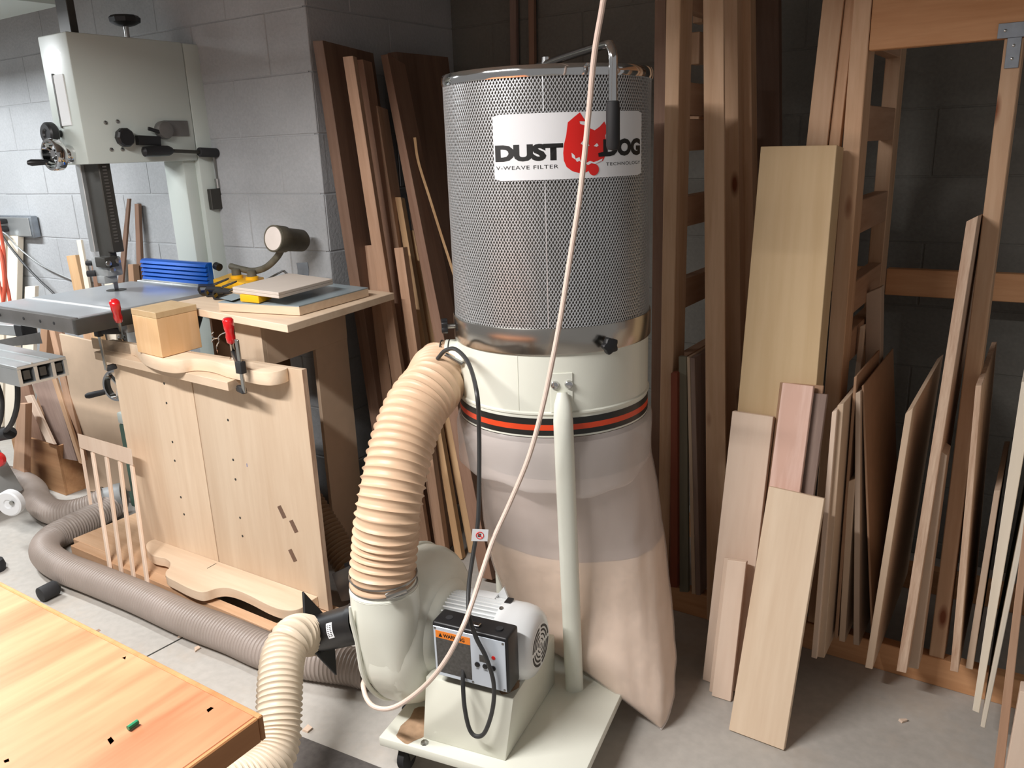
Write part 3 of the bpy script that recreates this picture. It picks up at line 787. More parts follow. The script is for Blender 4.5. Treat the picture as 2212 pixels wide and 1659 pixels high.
# ------------------------------------------------------------------ band saw
bs = thing('band_saw', 'tall pale grey band saw with a cast iron table and dark green base', 'saw', (-2.75, 1.85, 0))
HX0, HX1 = -2.872, -2.70
HY0, HY1 = 1.562, 2.072
hd = MB().box(HX0, HX1, HY0, 1.985, 1.500, 1.908).build('upper_housing', 'saw', bs, bevel=0.005, seg=2)
sp = MB().box(HX0 + 0.01, HX1, 1.987, HY1, 0.33, 1.906).build('spine', 'saw', bs, bevel=0.006, seg=2)
MB().box(HX0 + 0.03, HX1 - 0.022, 1.935, 1.99, 0.95, 1.505).build('spine_cover', 'saw', bs, bevel=0.008)
# tension gauge window on the narrow side, its bright reflection painted white
gx = -2.786
sub(hd, MB().box(gx - 0.030, gx + 0.030, HY0 - 0.003, HY0 + 0.002, 1.625, 1.785), 'gauge_window', 'white_metal', bevel=0.001, seg=1)
sub(hd, MB().box(gx - 0.036, gx - 0.028, HY0 - 0.004, HY0 + 0.002, 1.62, 1.79), 'gauge_edge', 'darksteel', smooth=False)
# side knob and hand wheel for the guide post
MB().lathe((-2.835, HY0, 1.602), (0, -1, 0), [(0, 0.012), (0.02, 0.012), (0.02, 0.032), (0.026, 0.037), (0.046, 0.037), (0.052, 0.031), (0.052, 0.017), (0.047, 0.012), (0.047, 0.0)], 24).build('lock_knob', 'black', bs)
hw = MB().lathe((-2.792, HY0 - 0.040, 1.535), (0, -1, 0), [(0, 0.043), (0, 0.050), (0.004, 0.052), (0.030, 0.052), (0.034, 0.050), (0.034, 0.043), (0, 0.043)], 40, cap=False).build('guide_wheel', 'chrome', bs)
sub(hw, MB().lathe((-2.792, HY0, 1.535), (0, -1, 0), [(0, 0.028), (0.012, 0.030), (0.03, 0.026), (0.045, 0.018), (0.062, 0.016), (0.064, 0.0)], 24), 'hub', 'chrome')
for k in range(3):
    a = 2.1 * k + 0.5
    sub(hw, MB().bar((-2.792, HY0 - 0.05, 1.535), (-2.792 + 0.047 * math.cos(a), HY0 - 0.055, 1.535 + 0.047 * math.sin(a)), 0.010, 0.005), 'spoke', 'chrome', smooth=False)
sub(hw, MB().lathe((-2.832, HY0 - 0.06, 1.512), (-0.35, -1, 0), [(0, 0.005), (0.006, 0.009), (0.05, 0.011), (0.062, 0.007), (0.064, 0)], 14), 'handle', 'black')
# round lock knob with four screws on the broad side
FX = HX1
MB().lathe((FX, 1.690, 1.583), (1, 0, 0), [(0, 0.010), (0.012, 0.010), (0.012, 0.028), (0.018, 0.032), (0.034, 0.032), (0.040, 0.027), (0.040, 0)], 10).build('round_knob', 'black', bs, angle=20)
for y, z in ((1.645, 1.632), (1.689, 1.636), (1.650, 1.545), (1.690, 1.545)):
    MB().lathe((FX, y, z), (1, 0, 0), [(0, 0.007), (0.003, 0.006), (0.005, 0.002), (0.005, 0)], 12).build('screw', 'steel', bs)
# worm plate, round dial and tensioning lever
MB().box(FX, FX + 0.006, 1.862, 1.960, 1.586, 1.640).build('slide_plate', 'plate', bs, bevel=0.001, seg=1)
dl = MB().lathe((FX, 1.852, 1.607), (1, 0, 0), [(0, 0.030), (0.02, 0.032), (0.028, 0.028), (0.03, 0.02), (0.03, 0)], 28).build('dial', 'plate', bs)
sub(dl, MB().bar((FX + 0.022, 1.829, 1.600), (FX + 0.03, 1.780, 1.612), 0.008, 0.012), 'pointer', 'black', bevel=0.002)
MB().obox((FX + 0.012, 1.785, 1.572), (0.012, 0, 0), (0, 0.042, -0.002), (0, 0.001, 0.016)).build('hinge_block', 'black', bs, bevel=0.002)
lv = MB().tube([(FX + 0.035, 1.74 + 0.001, 1.535), (FX + 0.036, 1.747, 1.535), (FX + 0.036, 1.80, 1.536), (FX + 0.036, 1.84, 1.536), (FX + 0.035, 1.855, 1.536)], [0.008, 0.017, 0.019, 0.018, 0.012], 14).build('tension_lever', 'black', bs)
sub(lv, MB().cyl((FX + 0.035, 1.85, 1.536), (FX + 0.03, 1.985, 1.528), 0.0065, seg=10), 'lever_rod', 'darksteel')
sub(lv, MB().cyl((FX + 0.03, 1.972, 1.529), (FX + 0.03, 2.05, 1.524), 0.017, seg=14), 'sleeve', 'blacksoft', bevel=0.003)
sub(lv, MB().cyl((FX + 0.03, 2.05, 1.524), (FX + 0.03, 2.075, 1.523), 0.004, seg=8), 'pin', 'darksteel')
rd = MB().tube(catmull([(FX + 0.02, 2.04, 1.515), (FX + 0.016, 2.047, 1.47), (FX + 0.012, 2.05, 1.40)], 6), 0.005, 8).build('latch_rod', 'steel', bs)
MB().cyl((FX + 0.012, 2.05, 1.395), (FX + 0.012, 2.05, 1.43), 0.011, seg=12).build('latch_collar', 'steel', bs)
MB().box(FX, FX + 0.02, 2.005, 2.07, 1.318, 1.394).build('latch', 'darksteel', bs, bevel=0.002, seg=1)
# guide post running up through the housing, rack and blade guides
MB().box(-2.842, -2.775, 1.625, 1.652, 1.175, 2.10).build('guide_post', 'darksteel', bs, bevel=0.002, seg=1)
MB().box(-2.872, -2.842, 1.612, 1.665, 1.20, 1.505).build('blade_guard', 'alu', bs, bevel=0.002, seg=1)
MB().box(-2.775, -2.740, 1.618, 1.662, 1.20, 1.505).build('rack_bar', 'darksteel', bs, bevel=0.003, seg=1)
MB().box(-2.830, -2.795, 1.66, 1.68, 1.20, 1.505).build('cover_strip', 'darksteel', bs, bevel=0.002, seg=1)
tnub = MB()
for k in range(24):
    tnub.box(-2.741, -2.738, 1.630, 1.645, 1.235 + 0.011 * k, 1.240 + 0.011 * k)
tnub.build('rack_teeth', 'steel', bs, smooth=False, stuff=True)
gb = MB().box(-2.868, -2.775, 1.605, 1.665, 1.115, 1.182).build('guide_block', 'greycast', bs, bevel=0.006)
sub(gb, MB().box(-2.842, -2.792, 1.60, 1.65, 1.09, 1.118), 'lower_plate', 'greycast', bevel=0.004)
sub(gb, MB().box(-2.815, -2.752, 1.59, 1.64, 1.150, 1.186), 'bearing_block', 'darksteel', bevel=0.003)
for y, z in ((1.60, 1.165), (1.635, 1.17), (1.61, 1.142)):
    sub(gb, MB().cyl((-2.752, y, z), (-2.745, y, z), 0.010, seg=14), 'bearing', 'steel', bevel=0.001)
sub(gb, MB().cyl((-2.888, 1.60, 1.16), (-2.868, 1.61, 1.16), 0.009, seg=12), 'thumb_screw', 'blacksoft')
sub(gb, MB().cyl((-2.870, 1.585, 1.125), (-2.85, 1.605, 1.125), 0.011, seg=12), 'thumb_screw', 'blacksoft')
MB().box(-2.799, -2.797, 1.634, 1.650, 0.85, 1.16).build('blade', 'steel', bs, smooth=False)
# top: tension knob on its stem
tk = MB().cyl((-2.785, 1.830, 1.905), (-2.785, 1.830, 1.965), 0.009, seg=12).build('tension_stem', 'steel', bs)
sub(tk, MB().lathe((-2.785, 1.830, 1.955), (0, 0, 1), [(0, 0.018), (0.004, 0.034), (0.012, 0.050), (0.026, 0.052), (0.034, 0.044), (0.036, 0)], 9), 'tension_knob', 'black', angle=20)
# cast table with its mitre slot, dark extension bar and insert
TZ = 1.062
tb = MB().box(-2.955, -2.418, 1.285, 1.80, TZ - 0.045, TZ).build('table', 'castiron', bs, bevel=0.003, seg=2)
sub(tb, MB().box(-2.955, -2.418, 1.262, 1.285, TZ - 0.05, TZ - 0.002), 'front_apron', 'plate', bevel=0.003)
sub(tb, MB().box(-2.416, -2.398, 1.262, 1.56, TZ - 0.052, TZ - 0.004), 'side_rail', 'darksteel', bevel=0.004)
sub(tb, MB().box(-2.95, -2.42, 1.400, 1.410, TZ, TZ + 0.003), 'slot_edge', 'white', smooth=False)
sub(tb, MB().box(-2.95, -2.42, 1.411, 1.428, TZ, TZ + 0.0006), 'mitre_slot', 'castiron', smooth=False)
sub(tb, MB().cyl((-2.80, 1.642, TZ), (-2.80, 1.642, TZ + 0.0015), 0.034, seg=28), 'throat_insert', 'darksteel')
for x in (-2.92, -2.85, -2.70, -2.60, -2.52):
    sub(tb, MB().lathe((x, 1.262, TZ - 0.024), (0, -1, 0), [(0, 0.005), (0.0015, 0.005), (0.0015, 0)], 10), 'bolt_hole', 'blacksoft')
MB().box(-2.86, -2.45, 1.45, 1.70, TZ - 0.09, TZ - 0.045).build('table_ribs', 'castiron', bs, bevel=0.01)
# rip fence, blue extrusion of stacked ridges
fn = MB().box(-2.885, -2.490, 1.800, 1.83, TZ + 0.006, TZ + 0.012).build('fence_foot', 'alu', bs, bevel=0.001, seg=1)
fx = MB()
fx.box(-2.882, -2.492, 1.812, 1.832, TZ + 0.012, TZ + 0.088)
fx.build('rip_fence', 'blue', bs, bevel=0.002, seg=1)
for k in range(5):
    z = TZ + 0.012 + 0.0153 * k
    MB().hexa([(-2.882, 1.812, z), (-2.492, 1.812, z), (-2.492, 1.80, z), (-2.882, 1.80, z), (-2.882, 1.812, z + 0.0145), (-2.492, 1.812, z + 0.0145), (-2.492, 1.804, z + 0.009), (-2.882, 1.804, z + 0.009)]).build('fence_ridge', 'blue', bs, smooth=False)
MB().box(-2.92, -2.43, 1.800, 1.82, TZ - 0.004, TZ + 0.005).build('fence_rail', 'alu', bs, bevel=0.002, seg=1)
MB().cyl((-2.485, 1.84, TZ + 0.075), (-2.465, 1.84, TZ + 0.07), 0.014, seg=14).build('fence_knob', 'black', bs)
# lower cabinet, trunnion, hand wheel, base
MB().box(HX0, HX1 - 0.02, 1.60, 1.985, 0.555, 0.60).build('cabinet_top', 'saw', bs, bevel=0.006)
MB().box(HX0, HX1 - 0.02, 1.60, 1.985, 0.25, 0.555).build('lower_cabinet', 'green', bs, bevel=0.008)
MB().box(-2.93, -2.55, 1.625, 2.05, 0.192, 0.255).build('base_flange', 'green', bs, bevel=0.006)
MB().box(-2.862, -2.760, 1.66, 1.76, 0.60, TZ - 0.09).build('trunnion', 'white_metal', bs, bevel=0.01)
MB().cyl((-2.80, 1.63, 0.60), (-2.80, 1.63, 0.80), 0.022, seg=18).build('rise_tube', 'brushed', bs)
lw = MB().lathe((-2.735, 1.560, 0.738), (0.25, -1, 0.1), [(0, 0.048), (0, 0.056), (0.004, 0.058), (0.024, 0.058), (0.028, 0.056), (0.028, 0.048), (0, 0.048)], 40, cap=False).build('tilt_wheel', 'chrome', bs)
sub(lw, MB().cyl((-2.735, 1.56, 0.738), (-2.745, 1.64, 0.735), 0.03, 0.02, seg=20), 'hub', 'darksteel', bevel=0.004)
for k in range(3):
    a = 2.094 * k + 0.3
    sub(lw, MB().bar((-2.735, 1.552, 0.738), (-2.735 + 0.055 * math.cos(a), 1.545, 0.738 + 0.055 * math.sin(a)), 0.014, 0.006), 'spoke', 'chrome', smooth=False)
sub(lw, MB().lathe((-2.775, 1.525, 0.715), (-0.85, -0.5, -0.2), [(0, 0.006), (0.008, 0.010), (0.07, 0.011), (0.08, 0.008), (0.082, 0)], 14), 'handle', 'blacksoft')
MB().lathe((-2.56, 1.72, 0.90), (0, 0, 1), [(0, 0.05), (0.06, 0.075), (0.10, 0.075)], 28).build('dust_shroud', 'darksteel', bs)

_k = 1.085                                              # the saw above is drawn at 1:1.085
bs.scale = (_k, _k, _k)
bs.location = (-2.98375, 2.00725, -0.1275)

# mobile plank base under the saw and its panel
mbs = thing('mobile_base', 'low base of thick planks on the floor under the saw', 'base', (-2.5, 1.6, 0))
MB().box(-3.05, -1.90, 1.425, 1.463, 0.002, 0.08).build('front_plank', 'pallet', mbs, bevel=0.002, seg=1)
MB().box(-3.28, -2.40, 2.06, 2.098, 0.002, 0.08).build('back_plank', 'pallet', mbs, bevel=0.002, seg=1)
MB().box(-3.10, -2.50, 1.463, 2.06, 0.045, 0.08).build('deck_board', 'pallet', mbs, bevel=0.002, seg=1)
MB().box(-2.498, -1.80, 1.55, 1.63, 0.045, 0.08).build('deck_board', 'pallet', mbs, bevel=0.002, seg=1)
for x in (-3.0, -2.6):
    MB().box(x, x + 0.04, 1.463, 2.06, 0.002, 0.045).build('bearer', 'pallet', mbs, smooth=False)
MB().box(-1.96, -1.92, 1.463, 1.63, 0.002, 0.045).build('bearer', 'pallet', mbs, smooth=False)

# ------------------------------------------------------------------ plywood panel with its shaped shelf and foot
def spline2(pts, z, per=6, closed=False):
    return [V((p.x, p.y, z)) for p in catmull([V((p[0], p[1], 0)) for p in pts], per)]
pn = thing('board_stand', 'upright two piece birch plywood panel on a shaped foot, curved shelf at its top', 'panel', (-2.3, 1.6, 0.08))
PY = 1.575
def pface(x): return PY + (x + 2.3) * 0.022
for xa, xb, nm in ((-2.775, -2.3375, 'panel_board'), (-2.3325, -1.808, 'panel_board')):
    MB().hexa([(xa, pface(xa), 0.086), (xb, pface(xb), 0.086), (xb, pface(xb) + 0.018, 0.086), (xa, pface(xa) + 0.018, 0.086),
               (xa, pface(xa), 0.895), (xb, pface(xb), 0.895), (xb, pface(xb) + 0.018, 0.895), (xa, pface(xa) + 0.018, 0.895)]).build(nm, 'birch', pn, bevel=0.001, seg=1, smooth=False)
MB().hexa([(-1.8082, pface(-1.808), 0.086), (-1.8072, pface(-1.808), 0.086), (-1.8072, pface(-1.808) + 0.018, 0.086), (-1.8082, pface(-1.808) + 0.018, 0.086),
           (-1.8082, pface(-1.808), 0.895), (-1.8072, pface(-1.808), 0.895), (-1.8072, pface(-1.808) + 0.018, 0.895), (-1.8082, pface(-1.808) + 0.018, 0.895)]).build('ply_edge', 'plyedge', pn, smooth=False)
MB().box(-2.338, -2.332, pface(-2.335) + 0.006, pface(-2.335) + 0.012, 0.09, 0.88).build('seam', 'umber', pn, smooth=False)
# screw holes, mortises and a pencil mark
for p in ((-2.491,1.575,0.699), (-2.497,1.575,0.485), (-2.493,1.575,0.556), (-2.493,1.575,0.279), (-2.496,1.575,0.345), (-2.176,1.58,0.684), (-2.18,1.58,0.475), (-2.178,1.58,0.545), (-2.185,1.58,0.266), (-2.184,1.58,0.334), (-2.487,1.575,0.77)):
    x, y, z = p
    MB().cyl((x, pface(x) - 0.0006, z), (x, pface(x) + 0.004, z), 0.0045, seg=12).build('screw_hole', 'darksteel', pn, smooth=False)
for p in ((-1.972,1.59,0.402), (-1.924,1.59,0.362), (-1.946,1.59,0.253)):
    x, y, z = p
    MB().obox((x, pface(x) + 0.002, z), V((0.010, 0, -0.019)), (0, 0.0028, 0), V((0.0085, 0, 0.0045))).build('mortise', 'umber', pn, smooth=False)
x, y, z = (-2.112,1.58,0.538)
MB().obox((x, pface(x), z), (0.0008, 0, 0), (0, 0.0008, 0), (0, 0, 0.006)).build('pencil_mark', 'blue', pn, smooth=False)
# foot
fz = 0.130
ft = [(-2.699,1.572,0.13), (-2.707,1.546,0.13), (-2.68,1.515,0.13), (-2.607,1.486,0.13), (-2.562,1.487,0.13), (-2.53,1.493,0.13), (-2.49,1.485,0.13), (-2.458,1.461,0.13), (-2.44,1.434,0.13), (-2.407,1.415,0.13), (-2.348,1.41,0.13), (-2.276,1.405,0.13), (-2.218,1.408,0.13), (-2.198,1.423,0.13), (-2.187,1.45,0.13), (-2.163,1.47,0.13), (-2.114,1.478,0.13), (-2.042,1.476,0.13), (-1.949,1.468,0.13), (-1.888,1.472,0.13), (-1.851,1.493,0.13), (-1.843,1.525,0.13), (-1.85,1.547,0.13)]
out = spline2(ft, fz, 4)
out = [V((p.x, min(p.y, pface(p.x) - 0.0005), fz)) for p in out]
out += [V((ft[-1][0], pface(ft[-1][0]) - 0.0005, fz)), V((ft[0][0], pface(ft[0][0]) - 0.0005, fz))]
MB().prism(out, (0, 0, -0.035)).build('foot', 'birchx', pn, bevel=0.0012, seg=1, angle=30)
MB().bar((-2.329,1.521,0.131), (-2.332,1.561,0.131), 0.0012, 0.0008).build('saw_line', 'darksteel', pn, smooth=False)
# curved shelf
rz = 0.895
rl = [(-2.879,1.685,0.895), (-2.856,1.643,0.895), (-2.806,1.6,0.895), (-2.737,1.575,0.895), (-2.665,1.569,0.895), (-2.606,1.558,0.895), (-2.541,1.53,0.895), (-2.45,1.495,0.895), (-2.35,1.475,0.895), (-2.282,1.475,0.895), (-2.254,1.495,0.895), (-2.24,1.527,0.895), (-2.202,1.539,0.895), (-2.149,1.538,0.895), (-2.076,1.523,0.895), (-2.012,1.518,0.895), (-1.939,1.512,0.895), (-1.884,1.516,0.895), (-1.863,1.537,0.895), (-1.86,1.567,0.895), (-1.868,1.587,0.895)]
out = spline2(rl, rz, 4)
out = [V((p.x, min(p.y, pface(p.x) - 0.0005), rz)) for p in out]
out += [V((rl[-1][0], pface(rl[-1][0]) - 0.0005, rz)), V((rl[0][0], pface(rl[0][0]) - 0.0005, rz))]
MB().prism(out, (0, 0, -0.040)).build('curved_shelf', 'birchx', pn, bevel=0.0015, seg=2, angle=30)
# straight bar clamped under the shelf
b0, b1, b2 = V((-2.831,1.537,0.853)), V((-2.033,1.49,0.853)), V((-2.043,1.548,0.853))
bar_d = b2 - b1
sb = MB().hexa([b0 - V((0, 0, 0.028)), b1 - V((0, 0, 0.028)), b2 - V((0, 0, 0.028)), b0 + bar_d - V((0, 0, 0.028)), b0, b1, b2, b0 + bar_d]).build('support_bar', 'birchx', None, bevel=0.001, seg=1, smooth=False, origin=b0)
tag(sb, 'straight wooden bar clamped under the curved shelf', 'bar')

# ply box standing on the shelf
bxA, bxB, bxC = V((-2.494,1.5,0.897)), V((-2.338,1.485,0.897)), V((-2.345,1.64,0.897))
bxD = bxA + (bxC - bxB)
H = 0.146
pb = thing('plywood_box', 'closed cube of orange birch plywood standing on the curved shelf', 'box', tuple((bxA + bxC) / 2))
def boxpart(name, z0, z1, m, grow=0.0):
    c = (bxA + bxC) / 2
    q = [p + (p - c) * grow for p in (bxA, bxB, bxC, bxD)]
    return MB().hexa([p + V((0, 0, z0)) for p in q] + [p + V((0, 0, z1)) for p in q]).build(name, m, pb, bevel=0.0012, seg=1, smooth=False)
boxpart('body', 0, H - 0.020, 'boxwood')
boxpart('lid', H - 0.0195, H, 'plytan', 0.006)

# clamps with red handles
def bar_clamp(label, top, foot, hbase, htop, jaw_end, low):
    """top/foot: ends of the flat bar; hbase/htop: ends of the handle; jaw_end: where the screw presses"""
    t = thing('bar_clamp', label, 'clamp', tuple(foot), group='bar clamps with red handles')
    top, foot, hb, ht, je = V(top), V(foot), V(hbase), V(htop), V(jaw_end)
    MB().bar(foot, top, 0.014, 0.006, (0, 1, 0)).build('bar', 'steel', t, bevel=0.001, seg=1)
    d = (ht - hb).normalized(); L = (ht - hb).length
    MB().lathe(hb, d, [(0, 0.009), (0.004, 0.013), (L * 0.25, 0.0145), (L * 0.42, 0.012), (L * 0.6, 0.0155), (L * 0.92, 0.0165), (L * 0.985, 0.012), (L, 0.0)], 16).build('handle', 'red', t, angle=60)
    MB().cyl(hb, je + (hb - je).normalized() * 0.004, 0.006, seg=10).build('screw', 'steel', t)
    MB().lathe(je, (hb - je).normalized(), [(0, 0.014), (0.004, 0.013), (0.010, 0.008), (0.016, 0.007)], 16).build('swivel_pad', 'chrome', t)
    mid = je.lerp(hb, 0.45)
    bp = top.lerp(foot, 0.0)
    # sliding arm from the bar to the screw
    k = (mid - foot).dot((top - foot).normalized())
    bp = foot + (top - foot).normalized() * max(0.02, min((top - foot).length, k))
    MB().bar(bp, mid, 0.014, 0.022, (0, 0, 1)).build('sliding_arm', 'black', t, bevel=0.003)
    MB().obox(bp, (0.013, 0, 0), (0, 0.010, 0), (0, 0, 0.018)).build('arm_sleeve', 'blacksoft', t, bevel=0.002)
    lo = V(low)
    MB().bar(foot + V((0, 0, 0.006)), lo, 0.016, 0.020, (0, 0, 1)).build('fixed_jaw', 'blacksoft', t, bevel=0.003)
    return t
bar_clamp('red handled bar clamp gripping the shelf at the hand wheel end', (-2.714,1.5,0.979), (-2.741,1.52,0.799), (-2.557,1.49,0.997), (-2.506,1.455,1.075), (-2.751,1.602,0.898), (-2.724,1.55,0.811))
bar_clamp('red handled bar clamp gripping the shelf at its rounded end', (-1.943,1.475,0.997), (-1.959,1.49,0.831), (-2.035,1.525,0.967), (-2.025,1.515,1.047), (-2.099,1.575,0.898), (-2.051,1.54,0.82))

# hook of bent wire on the shelf
hk = MB().tube(catmull([(-2.155,1.56,0.915), (-2.157,1.56,0.937), (-2.142,1.56,0.953), (-2.144,1.56,0.964), (-2.161,1.56,0.962), (-2.171,1.56,0.967), (-2.171,1.56,0.976), (-2.161,1.56,0.983)], 5), 0.0022, 6)
hk.tube(catmull([(-2.145,1.56,0.962), (-2.136,1.56,0.973), (-2.121,1.56,0.981), (-2.102,1.56,0.987)], 5), 0.0018, 6)
hk.tube(catmull([(-2.165,1.56,0.96), (-2.173,1.56,0.955), (-2.179,1.56,0.948)], 4), 0.002, 6)
tag(hk.build('wire_hook', 'chrome', origin=(-2.155,1.56,0.915)), 'bent bright wire hook standing by the ply box', 'hook')

# slatted rail leaning beside the panel
sr = thing('slatted_rail', 'wooden rail with thin upright slats leaning beside the big panel', 'rail', (-2.8, 1.48, 0))
MB().hexa([(-2.987,1.5,0.471), (-2.642,1.5,0.463), (-2.668,1.515,0.453), (-3.016,1.515,0.461), (-2.983,1.5,0.529), (-2.635,1.5,0.528), (-2.661,1.515,0.518), (-3.013,1.515,0.52)]).build('top_rail', 'plypale', sr, bevel=0.001, seg=1, smooth=False)
for a, b in (((-2.913,1.507,0.465), (-2.761,1.41,0.028)), ((-2.822,1.507,0.463), (-2.689,1.41,0.022)), ((-2.737,1.507,0.461), (-2.614,1.41,0.021)), ((-2.662,1.507,0.461), (-2.53,1.41,0.023))):
    a, b = V(a), V(b)
    MB().bar(b, a, 0.017, 0.010, (0, 1, 0)).build('slat', 'plypale', sr, bevel=0.0015, seg=1, smooth=False)
a, b = V((-2.988,1.507,0.467)), V((-2.907,1.46,0.27))
MB().bar(b, a, 0.006, 0.010, (0, 1, 0)).build('slat', 'plypale', sr, smooth=False)

# ------------------------------------------------------------------ side table by the saw
st = thing('side_table', 'wooden side table of plywood boards standing against the saw', 'table', (-2.05, 1.75, 0))
SZ = 1.0245
tq = [V(p) for p in ((-2.347,1.65,1.024), (-1.859,1.594,1.024), (-1.934,2.155,1.024))]
fd = (tq[0] - tq[1]).normalized()
TFR, TBR = tq[1], tq[2]
TFL, TBL = tq[1] + fd * 0.708, tq[2] + fd * 0.62
MB().hexa([p - V((0, 0, 0.024)) for p in (TFL, TFR, TBR, TBL)] + [TFL, TFR, TBR, TBL]).build('table_top', 'birchx', st, bevel=0.0015, seg=1, smooth=False)
sd_ = (TBR - TFR).normalized()
def tpt(a, b, z): return V((TFR.x, TFR.y, 0)) + V((fd.x, fd.y, 0)) * a + V((sd_.x, sd_.y, 0)) * b + V((0, 0, z))
def tboard(name, a0, a1, b0, b1, z0, z1, m):
    return MB().hexa([tpt(a0, b0, z0), tpt(a1, b0, z0), tpt(a1, b1, z0), tpt(a0, b1, z0), tpt(a0, b0, z1), tpt(a1, b0, z1), tpt(a1, b1, z1), tpt(a0, b1, z1)]).build(name, m, st, bevel=0.001, seg=1, smooth=False)
tboard('front_leg', 0.240, 0.395, 0.075, 0.093, 0.0, SZ - 0.025, 'birch')
tboard('side_apron', 0.240, 0.258, 0.093, 0.52, 0.840, SZ - 0.025, 'mdf')
tboard('back_leg', 0.242, 0.260, 0.335, 0.52, 0.0, 0.840, 'mdf')
tboard('back_apron', 0.258, 0.62, 0.50, 0.518, 0.88, SZ - 0.025, 'mdf')
tboard('saw_side_leg', 0.60, 0.615, 0.12, 0.50, 0.0, SZ - 0.025, 'mdfdark')

# on the side table
zt = SZ + 0.001
q = [(-2.245,1.653,1.026), (-1.927,1.707,1.026), (-1.964,2.058,1.026), (-2.378,2.104,1.026)]
q = [V(p) for p in q]
lb = thing('laminate_board', 'thick board with grey blue laminate top lying on the side table', 'board', tuple(q[1]))
MB().hexa([p + V((0, 0, 0.0)) for p in q] + [p + V((0, 0, 0.027)) for p in q]).build('core', 'birchx', lb, bevel=0.001, seg=1, smooth=False)
MB().hexa([p + V((0, 0, 0.0272)) for p in q] + [p + V((0, 0, 0.030)) for p in q]).build('laminate', 'laminate', lb, smooth=False)
LZ = SZ + 0.032
yb = [V(p) for p in ((-2.165,1.677,1.058), (-2.077,1.679,1.058), (-2.104,1.755,1.058), (-2.187,1.749,1.058))]
yk = MB().hexa([p for p in yb] + [p + V((0, 0, 0.024)) for p in yb]).build('push_block', 'yellow', None, bevel=0.003, origin=yb[0])
tag(yk, 'yellow plastic block lying on the laminate board under the ply', 'block')
pq = [V(p) for p in ((-2.21,1.688,1.083), (-1.968,1.668,1.083), (-2.01,1.94,1.083), (-2.271,1.982,1.083))]
for i, (dz, lab) in enumerate(((0.0, 'lower of two grey plywood squares resting on the yellow block'), (0.0095, 'upper of two grey plywood squares resting on the yellow block'))):
    o = MB().hexa([p + V((0, 0, dz)) for p in pq] + [p + V((0, 0, dz + 0.009)) for p in pq]).build('plywood_square', 'greyply', None, bevel=0.001, seg=1, smooth=False, origin=pq[0])
    tag(o, lab, 'board', 'plywood squares on the side table')
o = MB().hexa([(-2.295,1.696,1.058), (-2.209,1.677,1.058), (-2.238,1.756,1.058), (-2.326,1.779,1.058), (-2.266,1.675,1.063), (-2.181,1.656,1.063), (-2.21,1.735,1.063), (-2.297,1.757,1.063)]).build('paper_strip', 'laminate', None, smooth=False, origin=(-2.295,1.696,1.058))
tag(o, 'pale strip lying beside the black clips on the laminate board', 'strip')
def clip(c, ang, label):
    k_ = 1.35
    t = thing('binder_clip', label, 'clip', c, ang, 'black clips on the side table', keep_world=False)
    b = MB()
    pts = [(-0.016, 0.014), (0.016, 0.019), (0.020, 0.012), (0.020, 0.002), (0.016, 0.0), (-0.016, 0.0)]
    b.prism([V((x * k_, -0.022 * k_, z * k_)) for x, z in [(-0.02, 0.000), (0.022, 0.000), (0.026, 0.011), (0.022, 0.022), (-0.02, 0.018), (-0.02, 0.0145), (0.018, 0.018), (0.021, 0.011), (0.018, 0.004), (-0.02, 0.0035)]], (0, 0.044 * k_, 0)).build('body', 'black', t, smooth=False)
    for dz in (0.020,):
        MB().tube(catmull([V((-0.018, -0.014, dz)) * k_, V((-0.05, -0.010, dz + 0.010)) * k_, V((-0.058, 0, dz + 0.013)) * k_, V((-0.05, 0.010, dz + 0.010)) * k_, V((-0.018, 0.014, dz)) * k_], 5), 0.0025, 6).build('wire_arm', 'darksteel', t)
    MB().tube(catmull([V((-0.018, -0.014, 0.002)), V((-0.05, -0.010, 0.004)), V((-0.058, 0, 0.004)), V((-0.05, 0.010, 0.004)), V((-0.018, 0.014, 0.002))], 5), 0.0022, 6).build('wire_arm', 'darksteel', t)
    return t
c1, c2, c3 = (-2.614,1.886,1.026), (-2.53,1.856,1.026), (-2.447,1.828,1.026)
clip(c1, -2.2, 'black clip standing nearest the blue fence')
clip(c2, -2.3, 'black clip in the middle of the three')
clip(c3, -2.4, 'black clip touching the laminate board')

# gooseneck lamp with magnetic yellow base
lp = thing('gooseneck_lamp', 'dusty black gooseneck work lamp on a yellow switch base', 'lamp', (-2.624,2.033,1.026))
lq = [V(p) for p in ((-2.703,1.98,1.026), (-2.468,1.96,1.026), (-2.547,2.097,1.026), (-2.776,2.121,1.026))]
MB().hexa(lq + [p + V((0, 0, 0.030)) for p in lq]).build('base', 'yellow', lp, bevel=0.003)
for p in ((-2.634,2.039,1.056), (-2.542,2.037,1.056)):
    k = MB().lathe(p, (0, 0, 1), [(0, 0.024), (0.010, 0.024), (0.012, 0.018)], 20).build('dial_ring', 'yellow', lp)
    sub(k, MB().lathe(V(p) + V((0, 0, 0.012)), (0, 0, 1), [(0, 0.018), (0.02, 0.017), (0.024, 0.012), (0.024, 0)], 16), 'magnet_knob', 'lampbody')
gn = catmull([(-2.701,2.07,1.094), (-2.631,2.06,1.088), (-2.556,2.06,1.084), (-2.482,2.06,1.102), (-2.416,2.06,1.142), (-2.385,2.07,1.183), (-2.367,2.08,1.211)], 10)
MB().tube(gn, 0.0125, 12).build('gooseneck', 'lampbody', lp)
la, lb_ = V((-2.365,2.01,1.218)), V((-2.367,2.155,1.194))
ld = (lb_ - la).normalized(); lL = (lb_ - la).length
MB().lathe(la, ld, [(0, 0.046), (0.004, 0.049), (lL * 0.35, 0.048), (lL * 0.40, 0.043), (lL * 0.93, 0.041), (lL, 0.034), (lL + 0.004, 0.0)], 28).build('lamp_head', 'lampbody', lp)
